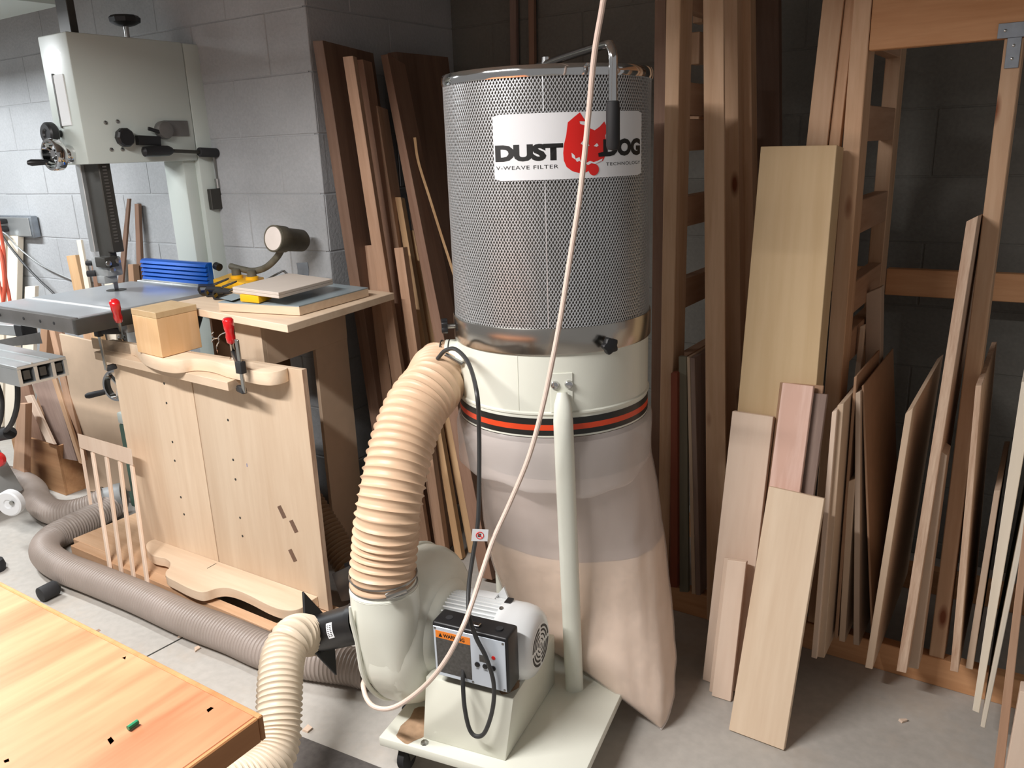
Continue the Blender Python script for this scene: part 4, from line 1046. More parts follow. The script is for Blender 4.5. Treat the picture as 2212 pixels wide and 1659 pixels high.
MB().lathe(la - ld * 0.002, ld, [(0, 0.0), (0.0, 0.042), (0.006, 0.045)], 28).build('lens', 'lens', lp)
MB().torus(la, ld, 0.046, 0.003, 32, 8).build('lens_ring', 'lampbody', lp)

# combination square and bent metal strap behind the ply
sq = MB()
sq.bar((-2.401,1.952,1.06), (-2.4,2.07,1.092), 0.014, 0.003)
sq.bar((-2.4,2.07,1.092), (-2.35,2.07,1.06), 0.012, 0.003)
tag(sq.build('try_square', 'steel', None, bevel=0.0006, seg=1, origin=(-2.401,1.952,1.06)), 'metal square propped behind the grey plywood squares', 'square')
a = [(-2.336,2.08,1.122), (-2.334,2.08,1.093), (-2.341,2.08,1.059)]
bnd = MB()
pa = catmull(a, 6); 
bnd.rings([[p, p + V((0.055, 0.004, 0.004)), p + V((0.055, 0.006, 0.004)), p + V((0, 0.002, 0))] for p in pa])
tag(bnd.build('metal_strap', 'zinc', None, origin=(-2.341,2.08,1.059)), 'curved sheet metal strap upright behind the side table boards', 'strap')

# ------------------------------------------------------------------ dust collector (own space: x along the motor shaft, y to the back)
TH = math.radians(10)
dc = thing('dust_collector', 'cream dust collector with a steel mesh filter drum, motor and control box', 'dust collector', (-1.248, 1.209, 0), TH, keep_world=False)
DW = Matrix.Translation((-1.248, 1.209, 0)) @ Matrix.Rotation(TH, 4, 'Z')
DI = DW.inverted()
def loc(p): return DI @ V(p)
DX, DY, R = 0.274, 0.551, 0.25
CAMA = math.radians(-59.16 - 10)                       # direction, in the collector's space, of the drum's front
def rim(alpha, z, r=R):
    """point on the drum at ALPHA to the side of its front"""
    a = CAMA + alpha
    return V((DX + r * math.cos(a), DY + r * math.sin(a), z))
bp_ = MB().box(0, 0.515, 0, 0.80, 0.085, 0.110).build('base_plate', 'cream', dc, bevel=0.003)
sub(bp_, MB().lathe((0.118, 0.022, 0.110), (0, 0, 1), [(0, 0.0105), (0.004, 0.009), (0.006, 0.004), (0.006, 0)], 8), 'bolt', 'steel')
for x, y in ((0.05, 0.045), (0.465, 0.045), (0.05, 0.755), (0.465, 0.755)):
    ct = MB().lathe((x - 0.012, y, 0.038), (1, 0, 0), [(0, 0.028), (0.003, 0.036), (0.021, 0.036), (0.024, 0.028)], 24).build('caster', 'blacksoft', dc)
    sub(ct, MB().box(x - 0.020, x + 0.020, y - 0.022, y + 0.022, 0.074, 0.085), 'caster_plate', 'steel', smooth=False)
    for s in (-1, 1):
        sub(ct, MB().hexa([(x + s * 0.015 - 0.001, y - 0.010, 0.03), (x + s * 0.015 + 0.001, y - 0.010, 0.03), (x + s * 0.015 + 0.001, y + 0.010, 0.03), (x + s * 0.015 - 0.001, y + 0.010, 0.03),
                           (x + s * 0.015 - 0.001, y - 0.020, 0.075), (x + s * 0.015 + 0.001, y - 0.020, 0.075), (x + s * 0.015 + 0.001, y + 0.020, 0.075), (x + s * 0.015 - 0.001, y + 0.020, 0.075)]), 'caster_fork', 'steel', smooth=False)
# rear-left foot under the blower
MB().lathe((-0.004, 0.150, 0.0), (0, 0, 1), [(0, 0.022), (0.03, 0.024), (0.05, 0.018), (0.085, 0.018)], 18).build('levelling_foot', 'blacksoft', dc)
# motor stand
MB().hexa([(0.106, 0.036, 0.110), (0.328, 0.036, 0.110), (0.336, 0.352, 0.110), (0.106, 0.352, 0.110), (0.112, 0.060, 0.272), (0.345, 0.060, 0.272), (0.345, 0.335, 0.272), (0.112, 0.335, 0.272)]).build('motor_stand', 'cream_soft', dc, bevel=0.003)
def mound(name, c, rx, ry, h, seed):
    rnd = random.Random(seed)
    mb = MB(); n = 28
    ph = [rnd.uniform(0, 6.28) for _ in range(3)]
    rs = []
    for s, hh in ((1.0, 0.0005), (0.8, h * 0.5), (0.5, h), (0.02, h)):
        rs.append([V((c[0] + s * rx * math.cos(t) * (1 + 0.18 * math.sin(3 * t + ph[0]) + 0.1 * math.sin(7 * t + ph[1])), c[1] + s * ry * math.sin(t) * (1 + 0.15 * math.sin(2 * t + ph[2])), c[2] + hh)) for t in [2 * math.pi * k / n for k in range(n)]])
    mb.rings(rs)
    return mb.build(name, 'duster', dc, stuff=True)
mound('sawdust', (0.066, 0.072, 0.110), 0.038, 0.075, 0.003, 3)
mound('sawdust', (0.315, 0.12, 0.272), 0.025, 0.05, 0.003, 5)

# blower housing: a scroll with soft edges, its outlet rising at the front
vc, zc, RS = 0.195, 0.325, 0.200
prof = [(-0.022, 0.500), (-0.012, 0.43)]
for k in range(0, 27):
    a = math.pi - 0.02 + (math.pi * 1.43) * k / 26
    prof.append((vc + RS * math.cos(a), zc + RS * math.sin(a)))
prof += [(0.152, 0.505), (0.146, 0.500)]
u0, u1 = -0.060, 0.108
hs = MB()
# the disc of the scroll, with rounded rims
hs.lathe((0, vc, zc), (1, 0, 0), [(u0, 0.0), (u0, 0.125), (u0 + 0.006, 0.150), (u0 + 0.020, 0.176), (u0 + 0.040, 0.193), (u0 + 0.058, 0.200), (u1 - 0.062, 0.200), (u1 - 0.042, 0.193), (u1 - 0.022, 0.178), (u1 - 0.006, 0.152), (u1, 0.125), (u1, 0.0)], 72, cap=False)
# the outlet duct, square at the scroll and round at the collar
rs = []
for k in range(13):
    f = k / 12
    z = 0.250 + (0.500 - 0.250) * f
    e = 0.42 + 0.58 * min(1, f * 1.1)
    sm_ = min(1, f / 0.7); sm_ = sm_ * sm_ * (3 - 2 * sm_)
    hu = 0.062 + 0.021 * sm_; hv = 0.070 + 0.013 * f
    front = 0.013 - 0.032 * min(1.0, f / 0.72) ** 0.62
    cu = 0.022 - 0.010 * f; cv = front + hv
    ring = []
    for j in range(48):
        t = 2 * math.pi * j / 48
        c_, s_ = math.cos(t), math.sin(t)
        ring.append(V((cu + hu * abs(c_) ** e * (1 if c_ > 0 else -1), cv + hv * abs(s_) ** e * (1 if s_ > 0 else -1), z)))
    rs.append(ring)
hs.rings(rs)
hb = hs.build('blower_housing', 'cream', dc, angle=60)
sm = [V((-0.030, -0.0215, 0.482)), V((-0.030, -0.0185, 0.44)), V((-0.029, -0.008, 0.38))]
for k in range(0, 45):
    a = math.pi + 0.10 + (math.pi * 1.52) * k / 44
    sm.append(V((-0.028 + 0.030 * min(1, k / 20), vc + 0.2005 * math.cos(a), zc + 0.2005 * math.sin(a))))
sub(hb, MB().tube(sm, [0.003] + [0.006] * (len(sm) - 1), 8), 'seam_rib', 'cream')
MB().lathe((0.012, 0.064, 0.49), (0, 0, 1), [(0, 0.082), (0.006, 0.0835), (0.012, 0.081), (0.05, 0.068)], 40, cap=False).build('outlet_collar', 'cream', dc)
MB().lathe((u1 - 0.005, 0.19, 0.330), (1, 0, 0), [(0, 0.13), (0.012, 0.115), (0.02, 0.095), (0.02, 0.0)], 40).build('motor_flange', 'cream', dc)
# motor with cooling fins and slotted fan cover
MY, MZ = 0.190, 0.336
mo = MB().lathe((0.118, MY, MZ), (1, 0, 0), [(0, 0.080), (0.150, 0.080)], 40).build('motor', 'white_metal', dc)
fins = MB()
for k in range(30):
    a = math.radians(-20 + 220 * k / 29)
    d = V((0, math.cos(a), math.sin(a))); t = V((0, -d.z, d.y))
    fins.obox(V((0.193, MY, MZ)) + d * 0.085, (0.072, 0, 0), d * 0.007, t * 0.0018)
sub(mo, fins, 'cooling_fins', 'white_metal', smooth=False, stuff=True)
sub(mo, MB().box(0.155, 0.235, MY + 0.02, MY + 0.05, MZ + 0.078, MZ + 0.090), 'name_block', 'white_metal', bevel=0.002)
sub(mo, MB().prism([(0.225, MY + 0.045, MZ + 0.078), (0.262, MY + 0.045, MZ + 0.078), (0.250, MY + 0.045, MZ + 0.112)], (0, 0.006, 0)), 'lifting_lug', 'white_metal', smooth=False)
fcv = MB().lathe((0.262, MY, MZ), (1, 0, 0), [(0, 0.086), (0.002, 0.093), (0.050, 0.094), (0.075, 0.090), (0.092, 0.078), (0.100, 0.062), (0.1005, 0.056), (0.100, 0.0)], 48).build('fan_cover', 'white_metal', dc)
EX = 0.3622
sub(fcv, MB().lathe((EX - 0.001, MY, MZ), (1, 0, 0), [(0, 0.058), (0.0018, 0.058), (0.0022, 0.055), (0.0022, 0)], 40), 'grille_disc', 'white_metal')
def arc_slot(r0, r1, a0, a1):
    mb = MB(); n = 8
    pts = [(r0, a0 + (a1 - a0) * k / n) for k in range(n + 1)] + [(r1, a1 - (a1 - a0) * k / n) for k in range(n + 1)]
    mb.prism([V((EX + 0.0012, MY + r * math.cos(math.radians(a)), MZ + r * math.sin(math.radians(a)))) for r, a in pts], (0.0006, 0, 0))
    sub(fcv, mb, 'fan_slot', 'ink', smooth=False)
for r0, r1, n, gap in ((0.046, 0.052, 4, 12), (0.036, 0.041, 4, 14), (0.026, 0.030, 4, 18), (0.015, 0.018, 4, 26), (0.005, 0.007, 2, 40)):
    for k in range(n):
        a = 360 / n * k + 90
        arc_slot(r0, r1, a + gap / 2, a + 360 / n - gap / 2)
for a in (60, 180, 300):
    ca, sa = math.cos(math.radians(a + 40)), math.sin(math.radians(a + 40))
    sub(fcv, MB().lathe((0.270, MY + ca * 0.0935, MZ + sa * 0.0935), (0, ca, sa), [(0, 0.006), (0.002, 0.005), (0.003, 0)], 10), 'screw', 'steel')
sub(fcv, MB().obox((0.275, MY + 0.02, MZ + 0.0925), (0.008, 0, 0), (0, 0.012, 0), (0, 0, 0.002)), 'cover_slot', 'black', smooth=False)

# control box
sx = MB().hexa([(0.148, 0.046, 0.296), (0.342, 0.046, 0.292), (0.342, 0.108, 0.292), (0.148, 0.108, 0.296), (0.148, 0.046, 0.442), (0.342, 0.046, 0.438), (0.342, 0.108, 0.438), (0.148, 0.108, 0.442)]).build('control_box', 'black', dc, bevel=0.006, seg=3)
FO, FU, FW = V((0.1525, 0.0452, 0.3015)), V((1, 0, -0.02)), V((0, 0, 1))
def fpt(s, t, d=0.0):                                    # s, t in metres on the face plate
    return FO + FU * s + FW * t - V((0, d, 0))
def fquad(mb, s0, s1, t0, t1, d0, d1):
    return mb.hexa([fpt(s0, t0, d0), fpt(s1, t0, d0), fpt(s1, t0, d1), fpt(s0, t0, d1), fpt(s0, t1, d0), fpt(s1, t1, d0), fpt(s1, t1, d1), fpt(s0, t1, d1)])
fpw, fph = 0.184, 0.132
fp = sub(sx, fquad(MB(), 0, fpw, 0, fph, 0, 0.0025), 'face_plate', 'face', bevel=0.001, seg=1)
sub(sx, fquad(MB(), 0.006, 0.096, 0.010, 0.103, 0.0025, 0.0031), 'warning_text_field', 'greyface', smooth=False)
sub(sx, fquad(MB(), 0.006, 0.096, 0.103, 0.122, 0.0025, 0.0031), 'warning_band', 'warn', smooth=False)
text_part('warning_lettering', 'WARNING', lambda s, t: fpt(0.026 + 0.056 * s, 0.107 + 0.010 * t, 0.0034), 'ink', sx, bold=0.03)
sub(sx, MB().prism([fpt(0.014, 0.107, 0.0034), fpt(0.024, 0.107, 0.0034), fpt(0.019, 0.117, 0.0034)], (0, -0.0002, 0)), 'warning_sign', 'ink', smooth=False)
sub(sx, fquad(MB(), 0.118, 0.140, 0.066, 0.084, 0.0025, 0.0032), 'display', 'greyface', smooth=False)
for s in (0.112, 0.132, 0.152):
    sub(sx, MB().lathe(fpt(s, 0.056, 0.0024), (0, -1, 0), [(0, 0.0065), (0.002, 0.0065), (0.003, 0.005), (0.003, 0)], 20), 'push_button', 'black')
sub(sx, MB().lathe(fpt(0.154, 0.084, 0.0024), (0, -1, 0), [(0, 0.005), (0.001, 0.005), (0.002, 0.003), (0.002, 0)], 16), 'indicator', 'inkred')
text_part('button_lettering', 'ON', lambda s, t: fpt(0.108 + 0.007 * s, 0.043 + 0.004 * t, 0.0030), 'ink', sx)
text_part('button_lettering', 'TIME', lambda s, t: fpt(0.127 + 0.011 * s, 0.043 + 0.004 * t, 0.0030), 'ink', sx)
for s, t in ((0.005, 0.127), (0.179, 0.127), (0.005, 0.005), (0.179, 0.005), (0.098, 0.005)):
    sub(sx, MB().lathe(fpt(s, t, 0.0024), (0, -1, 0), [(0, 0.0032), (0.001, 0.0028), (0.0018, 0)], 10), 'screw', 'steel')
for x in (0.18, 0.31):
    sub(sx, MB().lathe((x, 0.075, 0.441), (0, 0, 1), [(-0.003, 0.009), (0.0012, 0.009), (0.0012, 0.0)], 16), 'knockout', 'blacksoft')
sub(sx, MB().obox((0.252, 0.068, 0.4435), (0.012, 0, 0), (0, 0.007, 0), (0, 0, 0.002)), 'cord_clip', 'chrome', bevel=0.001, seg=1)

# drum ring with stripe, bracket and side outlet
MB().lathe((DX, DY, 0), (0, 0, 1), [(0.829, 0.244), (0.829, 0.250), (0.884, 0.250), (0.887, 0.2535), (0.891, 0.2535), (0.894, 0.250), (1.040, 0.250), (1.040, 0.244)], 96, cap=False).build('drum_ring', 'cream', dc)
for a, b, m, nm in ((0.834, 0.847, 'blackband', 'stripe'), (0.847, 0.861, 'orange', 'stripe'), (0.861, 0.877, 'blackband', 'stripe')):
    MB().lathe((DX, DY, 0), (0, 0, 1), [(a, 0.2495), (a, 0.2508), (b, 0.2508), (b, 0.2495)], 96, cap=False).build(nm, m, dc)
MB().bar(rim(-0.34, 0.894, 0.2502), rim(-0.34, 1.036, 0.2502), 0.002, 0.001).build('ring_seam', 'cream_soft', dc, smooth=False)
od = (DI.to_3x3() @ V((-0.8586, -0.5127, -0.03))).normalized()
tw = V((DX, DY, 0.938)) + V((od.x, od.y, 0)) * 0.250
MB().cyl(tw - od * 0.06, tw + od * 0.030, 0.081, seg=40, cap=False).build('outlet_stub', 'cream', dc)
def patch(a0, a1, z0, z1, r, n=8, t=0.002):
    mb = MB()
    rs = []
    for k in range(n + 1):
        a = a0 + (a1 - a0) * k / n
        rs.append([rim(a, z0, r), rim(a, z1, r), rim(a, z1, r + t), rim(a, z0, r + t)])
    return mb.rings(rs)
lp0 = loc((-0.914,1.574,0.934)); la0 = math.atan2(lp0.y - DY, lp0.x - DX) - CAMA
br = patch(la0 - 0.105, la0 + 0.105, 0.893, 0.990, 0.2505, 8, 0.003).build('leg_bracket', 'cream', dc, bevel=0.001, seg=1)
for s in (-0.066, 0.066):
    p = rim(la0 + s, 0.962, 0.2535); d = (rim(la0 + s, 0, 1) - V((DX, DY, 0))).normalized()
    sub(br, MB().lathe(p, d, [(0, 0.0105), (0.003, 0.0105), (0.007, 0.008), (0.009, 0.0)], 14), 'bolt', 'chrome')
def leg(alpha, foot, name='support_leg'):
    d = (rim(alpha, 0, 1) - V((DX, DY, 0))).normalized(); d.z = 0
    top = rim(alpha, 0.945, 0.262)
    f = V(foot)
    path = [top, rim(alpha, 0.92, 0.270), rim(alpha, 0.88, 0.276)] + [rim(alpha, 0.88, 0.276).lerp(f, t) for t in (0.15, 0.35, 0.6, 0.85, 1.0)]
    return MB().tube(path, [0.012, 0.020, 0.0235, 0.024, 0.024, 0.024, 0.024, 0.024], 20, flat=0.72, ref=d.cross(V((0, 0, 1)))).build(name, 'cream', dc, angle=60)
leg(la0, (0.393,0.347,0.11))
leg(math.radians(135), (DX + 0.27 * math.cos(CAMA + math.radians(135)), DY + 0.27 * math.sin(CAMA + math.radians(135)), 0.11))
leg(math.radians(-140), (DX + 0.27 * math.cos(CAMA - math.radians(140)), DY + 0.27 * math.sin(CAMA - math.radians(140)), 0.11))

# filter drum: inner filter, expanded mesh, rims, band
MB().lathe((DX, DY, 0), (0, 0, 1), [(1.05, 0.2425), (1.655, 0.2425)], 96, cap=False).build('filter_core', 'filter', dc)
msh = MB(); NS = 200; z0, z1 = 1.096, 1.652; turn = (z1 - z0) / 0.0132 * (2 * math.pi / NS) / 1.0
vt, fc = [], []
SEG = 22
for sgn in (1, -1):
    for k in range(NS):
        a0 = 2 * math.pi * k / NS
        base = len(vt)
        for i in range(SEG + 1):
            z = z0 + (z1 - z0) * i / SEG
            a = a0 + sgn * turn * i / SEG
            wa = 0.00115 / R
            rr = R + 0.0005 * sgn
            for (da, dr) in ((-wa, -0.0006), (wa, -0.0006), (wa, 0.0006), (-wa, 0.0006)):
                vt.append((DX + (rr + dr) * math.cos(a + da), DY + (rr + dr) * math.sin(a + da), z))
        for i in range(SEG):
            b = base + 4 * i
            for j in range(4):
                fc.append((b + j, b + (j + 1) % 4, b + 4 + (j + 1) % 4, b + 4 + j))
me = bpy.data.meshes.new('mesh_screen'); me.from_pydata(vt, [], fc); me.update()
me.materials.append(MAT['mesh'])
ms = bpy.data.objects.new('mesh_screen', me); COL.objects.link(ms); ms.parent = dc; ms['kind'] = 'stuff'
for za, zb in ((1.098, 1.428), (1.575, 1.648)):
    MB().bar(rim(-0.03, za, 0.2508), rim(-0.03, zb, 0.2508), 0.0016, 0.001).build('mesh_seam', 'mesh', dc, smooth=False)
MB().lathe((DX, DY, 0), (0, 0, 1), [(1.646, 0.2480), (1.646, 0.2530), (1.652, 0.2550), (1.664, 0.2550), (1.670, 0.2520), (1.670, 0.2300), (1.662, 0.2200), (1.662, 0.0)], 96, cap=False).build('top_rim', 'chrome', dc)
MB().lathe((DX, DY, 0), (0, 0, 1), [(1.034, 0.2505), (1.034, 0.2545), (1.037, 0.2560), (1.093, 0.2560), (1.097, 0.2545), (1.097, 0.2490)], 96, cap=False).build('clamp_band', 'brushed', dc)
def star_knob(alpha, z):
    p = rim(alpha, z, 0.256); d = (rim(alpha, 0, 1) - V((DX, DY, 0))).normalized()
    k = MB().cyl(p, p + d * 0.018, 0.006, seg=12).build('clamp_bolt', 'steel', dc)
    mb = MB(); a, b = mb.frame(d); n = 20
    poly = [p + d * 0.016 + (a * math.cos(2 * math.pi * i / n) + b * math.sin(2 * math.pi * i / n)) * (0.0185 + 0.003 * math.cos(5 * 2 * math.pi * i / n)) for i in range(n)]
    mb.prism(poly, d * 0.016)
    sub(k, mb, 'star_knob', 'black', bevel=0.002)
star_knob(math.radians(28.5), 1.052)
star_knob(math.radians(-84), 1.062)
star_knob(math.radians(150), 1.06)
# crank with its grip
ax = V((DX, DY, 1.70))
g0 = loc((-0.802,1.612,1.584))
gdir = V((g0.x - DX, g0.y - DY, 0)).normalized()
gR = V((g0.x - DX, g0.y - DY, 0)).length
cr = MB().tube(catmull([ax - gdir * 0.16 + V((0, 0, -0.012)), ax - gdir * 0.05 + V((0, 0, -0.010)), ax + gdir * 0.10 + V((0, 0, -0.004)), ax + gdir * (gR - 0.04), ax + gdir * (gR - 0.012) + V((0, 0, -0.006)), V((g0.x, g0.y, 1.675)), V((g0.x, g0.y, 1.64)), V((g0.x, g0.y, 1.58))], 8), 0.0095, 14).build('crank_handle', 'chrome', dc)
sub(cr, MB().lathe((g0.x, g0.y, 1.588), (0, 0, -1), [(0, 0.011), (0.002, 0.0135), (0.02, 0.0145), (0.09, 0.0145), (0.097, 0.012), (0.10, 0.0)], 20), 'grip', 'blacksoft')
sub(cr, MB().lathe(ax + V((0, 0, -0.02)), (0, 0, 1), [(0, 0.02), (0.012, 0.02), (0.014, 0.011), (0.028, 0.010), (0.030, 0.0)], 16), 'crank_nut', 'chrome')

# sticker on the drum
RL = 0.2525
def lab(s, z, lift=0.0):                                # s: metres along the drum from its front
    return rim(s / R, z, RL + lift)
la_, lb2 = (-0.124,1.573), (0.255,1.574)
s0, s1 = la_[0], lb2[0]
lz0, lz1 = 1.4315, 1.5715
lbm = MB(); rs = []
n = 26
for k in range(n + 1):
    s = s0 + (s1 - s0) * k / n
    e = min(s - s0, s1 - s); ins = 0.004 if e < 1e-6 else 0.0
    rs.append([lab(s, lz0 + ins, -0.0008), lab(s, lz1 - ins, -0.0008), lab(s, lz1 - ins), lab(s, lz0 + ins)])
lbm.rings(rs)
sticker = lbm.build('sticker', 'label', dc, smooth=True, angle=60)
def lab_text(name, body, sa, sb_, za, zb, m, bold=0.0, spacing=1.0):
    return text_part(name, body, lambda s, t: lab(sa + (sb_ - sa) * s, za + (zb - za) * t, 0.0004), m, sticker, bold, spacing)
pA, pB = (-0.12,1.472), (0.033,1.51)
lab_text('brand_lettering', 'DUST', pA[0], pB[0], pA[1], pB[1] - 0.002, 'ink', 0.06, 0.95)
pA, pB = (0.126,1.474), (0.248,1.513)
lab_text('brand_lettering', 'DOG', pA[0], pB[0], pA[1] + 0.0015, pB[1], 'ink', 0.06, 0.95)
pA, pB = (-0.119,1.455), (0.022,1.464)
lab_text('small_lettering', 'V-WEAVE FILTER', pA[0], pB[0], pA[1], pB[1] - 0.001, 'ink', 0.0, 1.12)
pA, pB = (0.133,1.455), (0.248,1.463)
lab_text('small_lettering', 'TECHNOLOGY', pA[0], pB[0], pA[1] + 0.001, pB[1], 'ink', 0.0, 1.12)
def lab_poly(name, pts, m, lift):
    mb = MB()
    f = mb.bm.faces.new([mb.bm.verts.new((p[0], p[1], 0)) for p in pts])
    bmesh.ops.triangulate(mb.bm, faces=[f])
    for k in range(24):
        bmesh.ops.bisect_plane(mb.bm, geom=mb.bm.verts[:] + mb.bm.edges[:] + mb.bm.faces[:], plane_co=(0.02 + 0.005 * k, 0, 0), plane_no=(1, 0, 0))
    for v in mb.bm.verts: v.co = lab(v.co.x, v.co.y, lift)
    return sub(sticker, mb, name, m, smooth=False)
head = [(0.071,1.57), (0.057,1.56), (0.044,1.55), (0.04,1.523), (0.035,1.505), (0.033,1.487), (0.034,1.471), (0.04,1.457), (0.052,1.448), (0.068,1.443), (0.083,1.444), (0.097,1.45), (0.104,1.461), (0.113,1.463), (0.125,1.467), (0.13,1.475), (0.132,1.487), (0.126,1.5), (0.133,1.51), (0.131,1.52), (0.138,1.533), (0.129,1.55), (0.117,1.539), (0.105,1.532), (0.097,1.535), (0.085,1.542), (0.071,1.546), (0.07,1.552), (0.084,1.551)]
lab_poly('emblem_head', head, 'inkred', 0.0003)
teeth = [(0.051,1.487), (0.058,1.481), (0.06,1.474), (0.069,1.477), (0.071,1.469), (0.082,1.472), (0.084,1.464), (0.093,1.468), (0.102,1.465), (0.113,1.468), (0.124,1.472), (0.122,1.467), (0.113,1.464), (0.106,1.461), (0.096,1.463), (0.088,1.459), (0.082,1.465), (0.075,1.463), (0.069,1.469), (0.063,1.467), (0.06,1.472), (0.052,1.477)]
lab_poly('emblem_teeth', teeth, 'label', 0.0007)
lab_poly('emblem_eye', [(0.072,1.505), (0.082,1.517), (0.092,1.5), (0.081,1.499)], 'label', 0.0007)
lab_poly('emblem_eye', [(0.102,1.499), (0.11,1.505), (0.114,1.5), (0.11,1.497)], 'label', 0.0007)
lab_poly('emblem_nose', [(0.113,1.484), (0.126,1.486), (0.126,1.476), (0.114,1.476)], 'ink', 0.0007)
tc_ = (0.102,1.449)
lab_poly('emblem_tongue', [(tc_[0] + 0.0125 * math.cos(2 * math.pi * k / 20), tc_[1] + 0.0125 * math.sin(2 * math.pi * k / 20)) for k in range(20)], 'inkred', 0.0009)

# power cord of the motor with its warning tag
cp = [loc(p) for p in ((-1.263,1.551,0.998), (-1.228,1.54,1.025), (-1.183,1.525,1.036), (-1.118,1.487,1.017), (-1.022,1.384,0.984), (-1.033,1.4,0.891), (-1.032,1.389,0.771), (-1.026,1.368,0.677), (-1.026,1.343,0.606), (-1.021,1.315,0.544), (-1.002,1.285,0.493), (-0.98,1.277,0.445), (-0.958,1.282,0.396), (-0.946,1.29,0.328), (-0.95,1.287,0.26), (-0.966,1.275,0.198), (-0.985,1.267,0.182), (-1.004,1.265,0.195), (-1.014,1.264,0.25), (-1.027,1.279,0.301), (-1.037,1.296,0.335))]
MB().tube(catmull(cp, 8), 0.0052, 10).build('power_cord', 'greycord', dc)
tgp = [loc(p) for p in ((-1.031,1.346,0.64), (-1.001,1.368,0.637), (-0.998,1.37,0.666), (-1.027,1.348,0.67))]
tgn = (tgp[1] - tgp[0]).cross(tgp[3] - tgp[0]).normalized()
tgo = MB().hexa([p - tgn * 0.0005 for p in tgp] + [p + tgn * 0.0005 for p in tgp]).build('warning_tag', 'white', dc, smooth=False)
tcn = (tgp[0] + tgp[2]) / 2
sub(tgo, MB().torus(tcn + tgn * 0.0008, tgn, 0.0085, 0.0009, 24, 6), 'tag_ring', 'inkred')
a_, b_ = (tgp[1] - tgp[0]).normalized(), (tgp[3] - tgp[0]).normalized()
sub(tgo, MB().bar(tcn + tgn * 0.0008 - a_ * 0.006 + b_ * 0.006, tcn + tgn * 0.0008 + a_ * 0.006 - b_ * 0.006, 0.0018, 0.0008, tgn), 'tag_bar', 'inkred', smooth=False)
sub(tgo, MB().obox(tcn + tgn * 0.0006 - a_ * 0.001, a_ * 0.0035, b_ * 0.004, tgn * 0.0003), 'tag_figure', 'greyface', smooth=False)

# black inlet adapter with its square flange
ia, ib = V((-0.147,0.15,0.308)), V((-0.27,0.15,0.251))
idr = (ib - ia).normalized()
ad = MB().lathe(ia - idr * 0.03, idr, [(0, 0.058), (0.020, 0.058), (0.024, 0.053), (0.030 + (ib - ia).length, 0.050)], 36, cap=False).build('inlet_adapter', 'black', dc)
fv = V((0, -1, 0.12)); fv = (fv - idr * fv.dot(idr)).normalized(); fw = idr.cross(fv)
q = [ib + fw * 0.124, ib + fv * 0.058, ib - fw * 0.124, ib - fv * 0.058]
sub(ad, MB().hexa([p - idr * 0.004 for p in q] + [p + idr * 0.004 for p in q]), 'square_flange', 'black', bevel=0.002, seg=1)
sub(ad, MB().lathe(ib, idr, [(0.003, 0.049), (0.03, 0.048)], 32, cap=False), 'hose_spigot', 'steel')
st_c = V((-0.202,0.1,0.319))
tn = (V((0, 0, 1)) - idr * idr.z).normalized(); sd = idr.cross(tn)
wv = (loc((0, 0, 1.5)) - st_c).normalized()
axis_p = ia + idr * (st_c - ia).dot(idr)
out_d = (wv - idr * wv.dot(idr)).normalized()
up_d = idr.cross(out_d)
if up_d.z < 0: up_d = -up_d
def stk(s, t, lift):                                    # wrapped on the adapter's barrel
    ang = t / 0.052
    return axis_p + idr * (-s) + (out_d * math.cos(ang) + up_d * math.sin(ang)) * (0.0522 + lift)
smb = MB()
smb.rings([[stk(-0.0105, t, 0), stk(0.0105, t, 0), stk(0.0105, t, 0.0006), stk(-0.0105, t, 0.0006)] for t in [-0.020 + 0.040 * k / 8 for k in range(9)]])
stq = sub(ad, smb, 'barcode_label', 'white', smooth=False)
bars = MB()
for g in (-0.005, 0.004):
    for k in range(7):
        t = -0.015 + 0.0045 * k
        bars.hexa([stk(g - 0.003, t, 0.0006), stk(g + 0.003, t, 0.0006), stk(g + 0.003, t + 0.0018, 0.0006), stk(g - 0.003, t + 0.0018, 0.0006), stk(g - 0.003, t, 0.0009), stk(g + 0.003, t, 0.0009), stk(g + 0.003, t + 0.0018, 0.0009), stk(g - 0.003, t + 0.0018, 0.0009)])
sub(ad, bars, 'barcode_bars', 'ink', smooth=False, stuff=True)

# ------------------------------------------------------------------ clear bag of sawdust under the drum
BT = V((0.8586, 0.5127, 0)); BN = V((-0.5127, 0.8586, 0)); BC = V((-1.074, 1.799, 0))
# level, centre (across, away), half length, half width, turn of the long axis
BAGL = [(0.84, 0.0, 0.0, 0.256, 0.256, 0), (0.78, 0.004, 0.0, 0.250, 0.250, 0), (0.70, 0.022, 0.0, 0.241, 0.238, -6), (0.62, 0.036, 0.004, 0.243, 0.226, -14),
        (0.50, 0.043, 0.006, 0.252, 0.205, -20), (0.35, 0.060, -0.004, 0.262, 0.190, -28), (0.22, 0.088, -0.050, 0.258, 0.160, -36),
        (0.15, 0.103, -0.085, 0.245, 0.115, -40), (0.115, 0.112, -0.105, 0.225, 0.062, -42), (0.098, 0.117, -0.117, 0.210, 0.026, -43), (0.090, 0.118, -0.122, 0.203, 0.006, -43)]
def bag_level(z):
    T = sorted(BAGL)
    if z <= T[0][0]: return T[0]
    for p, q in zip(T, T[1:]):
        if z <= q[0]:
            f = (z - p[0]) / (q[0] - p[0])
            return tuple(a + (b - a) * f for a, b in zip(p, q))
    return T[-1]
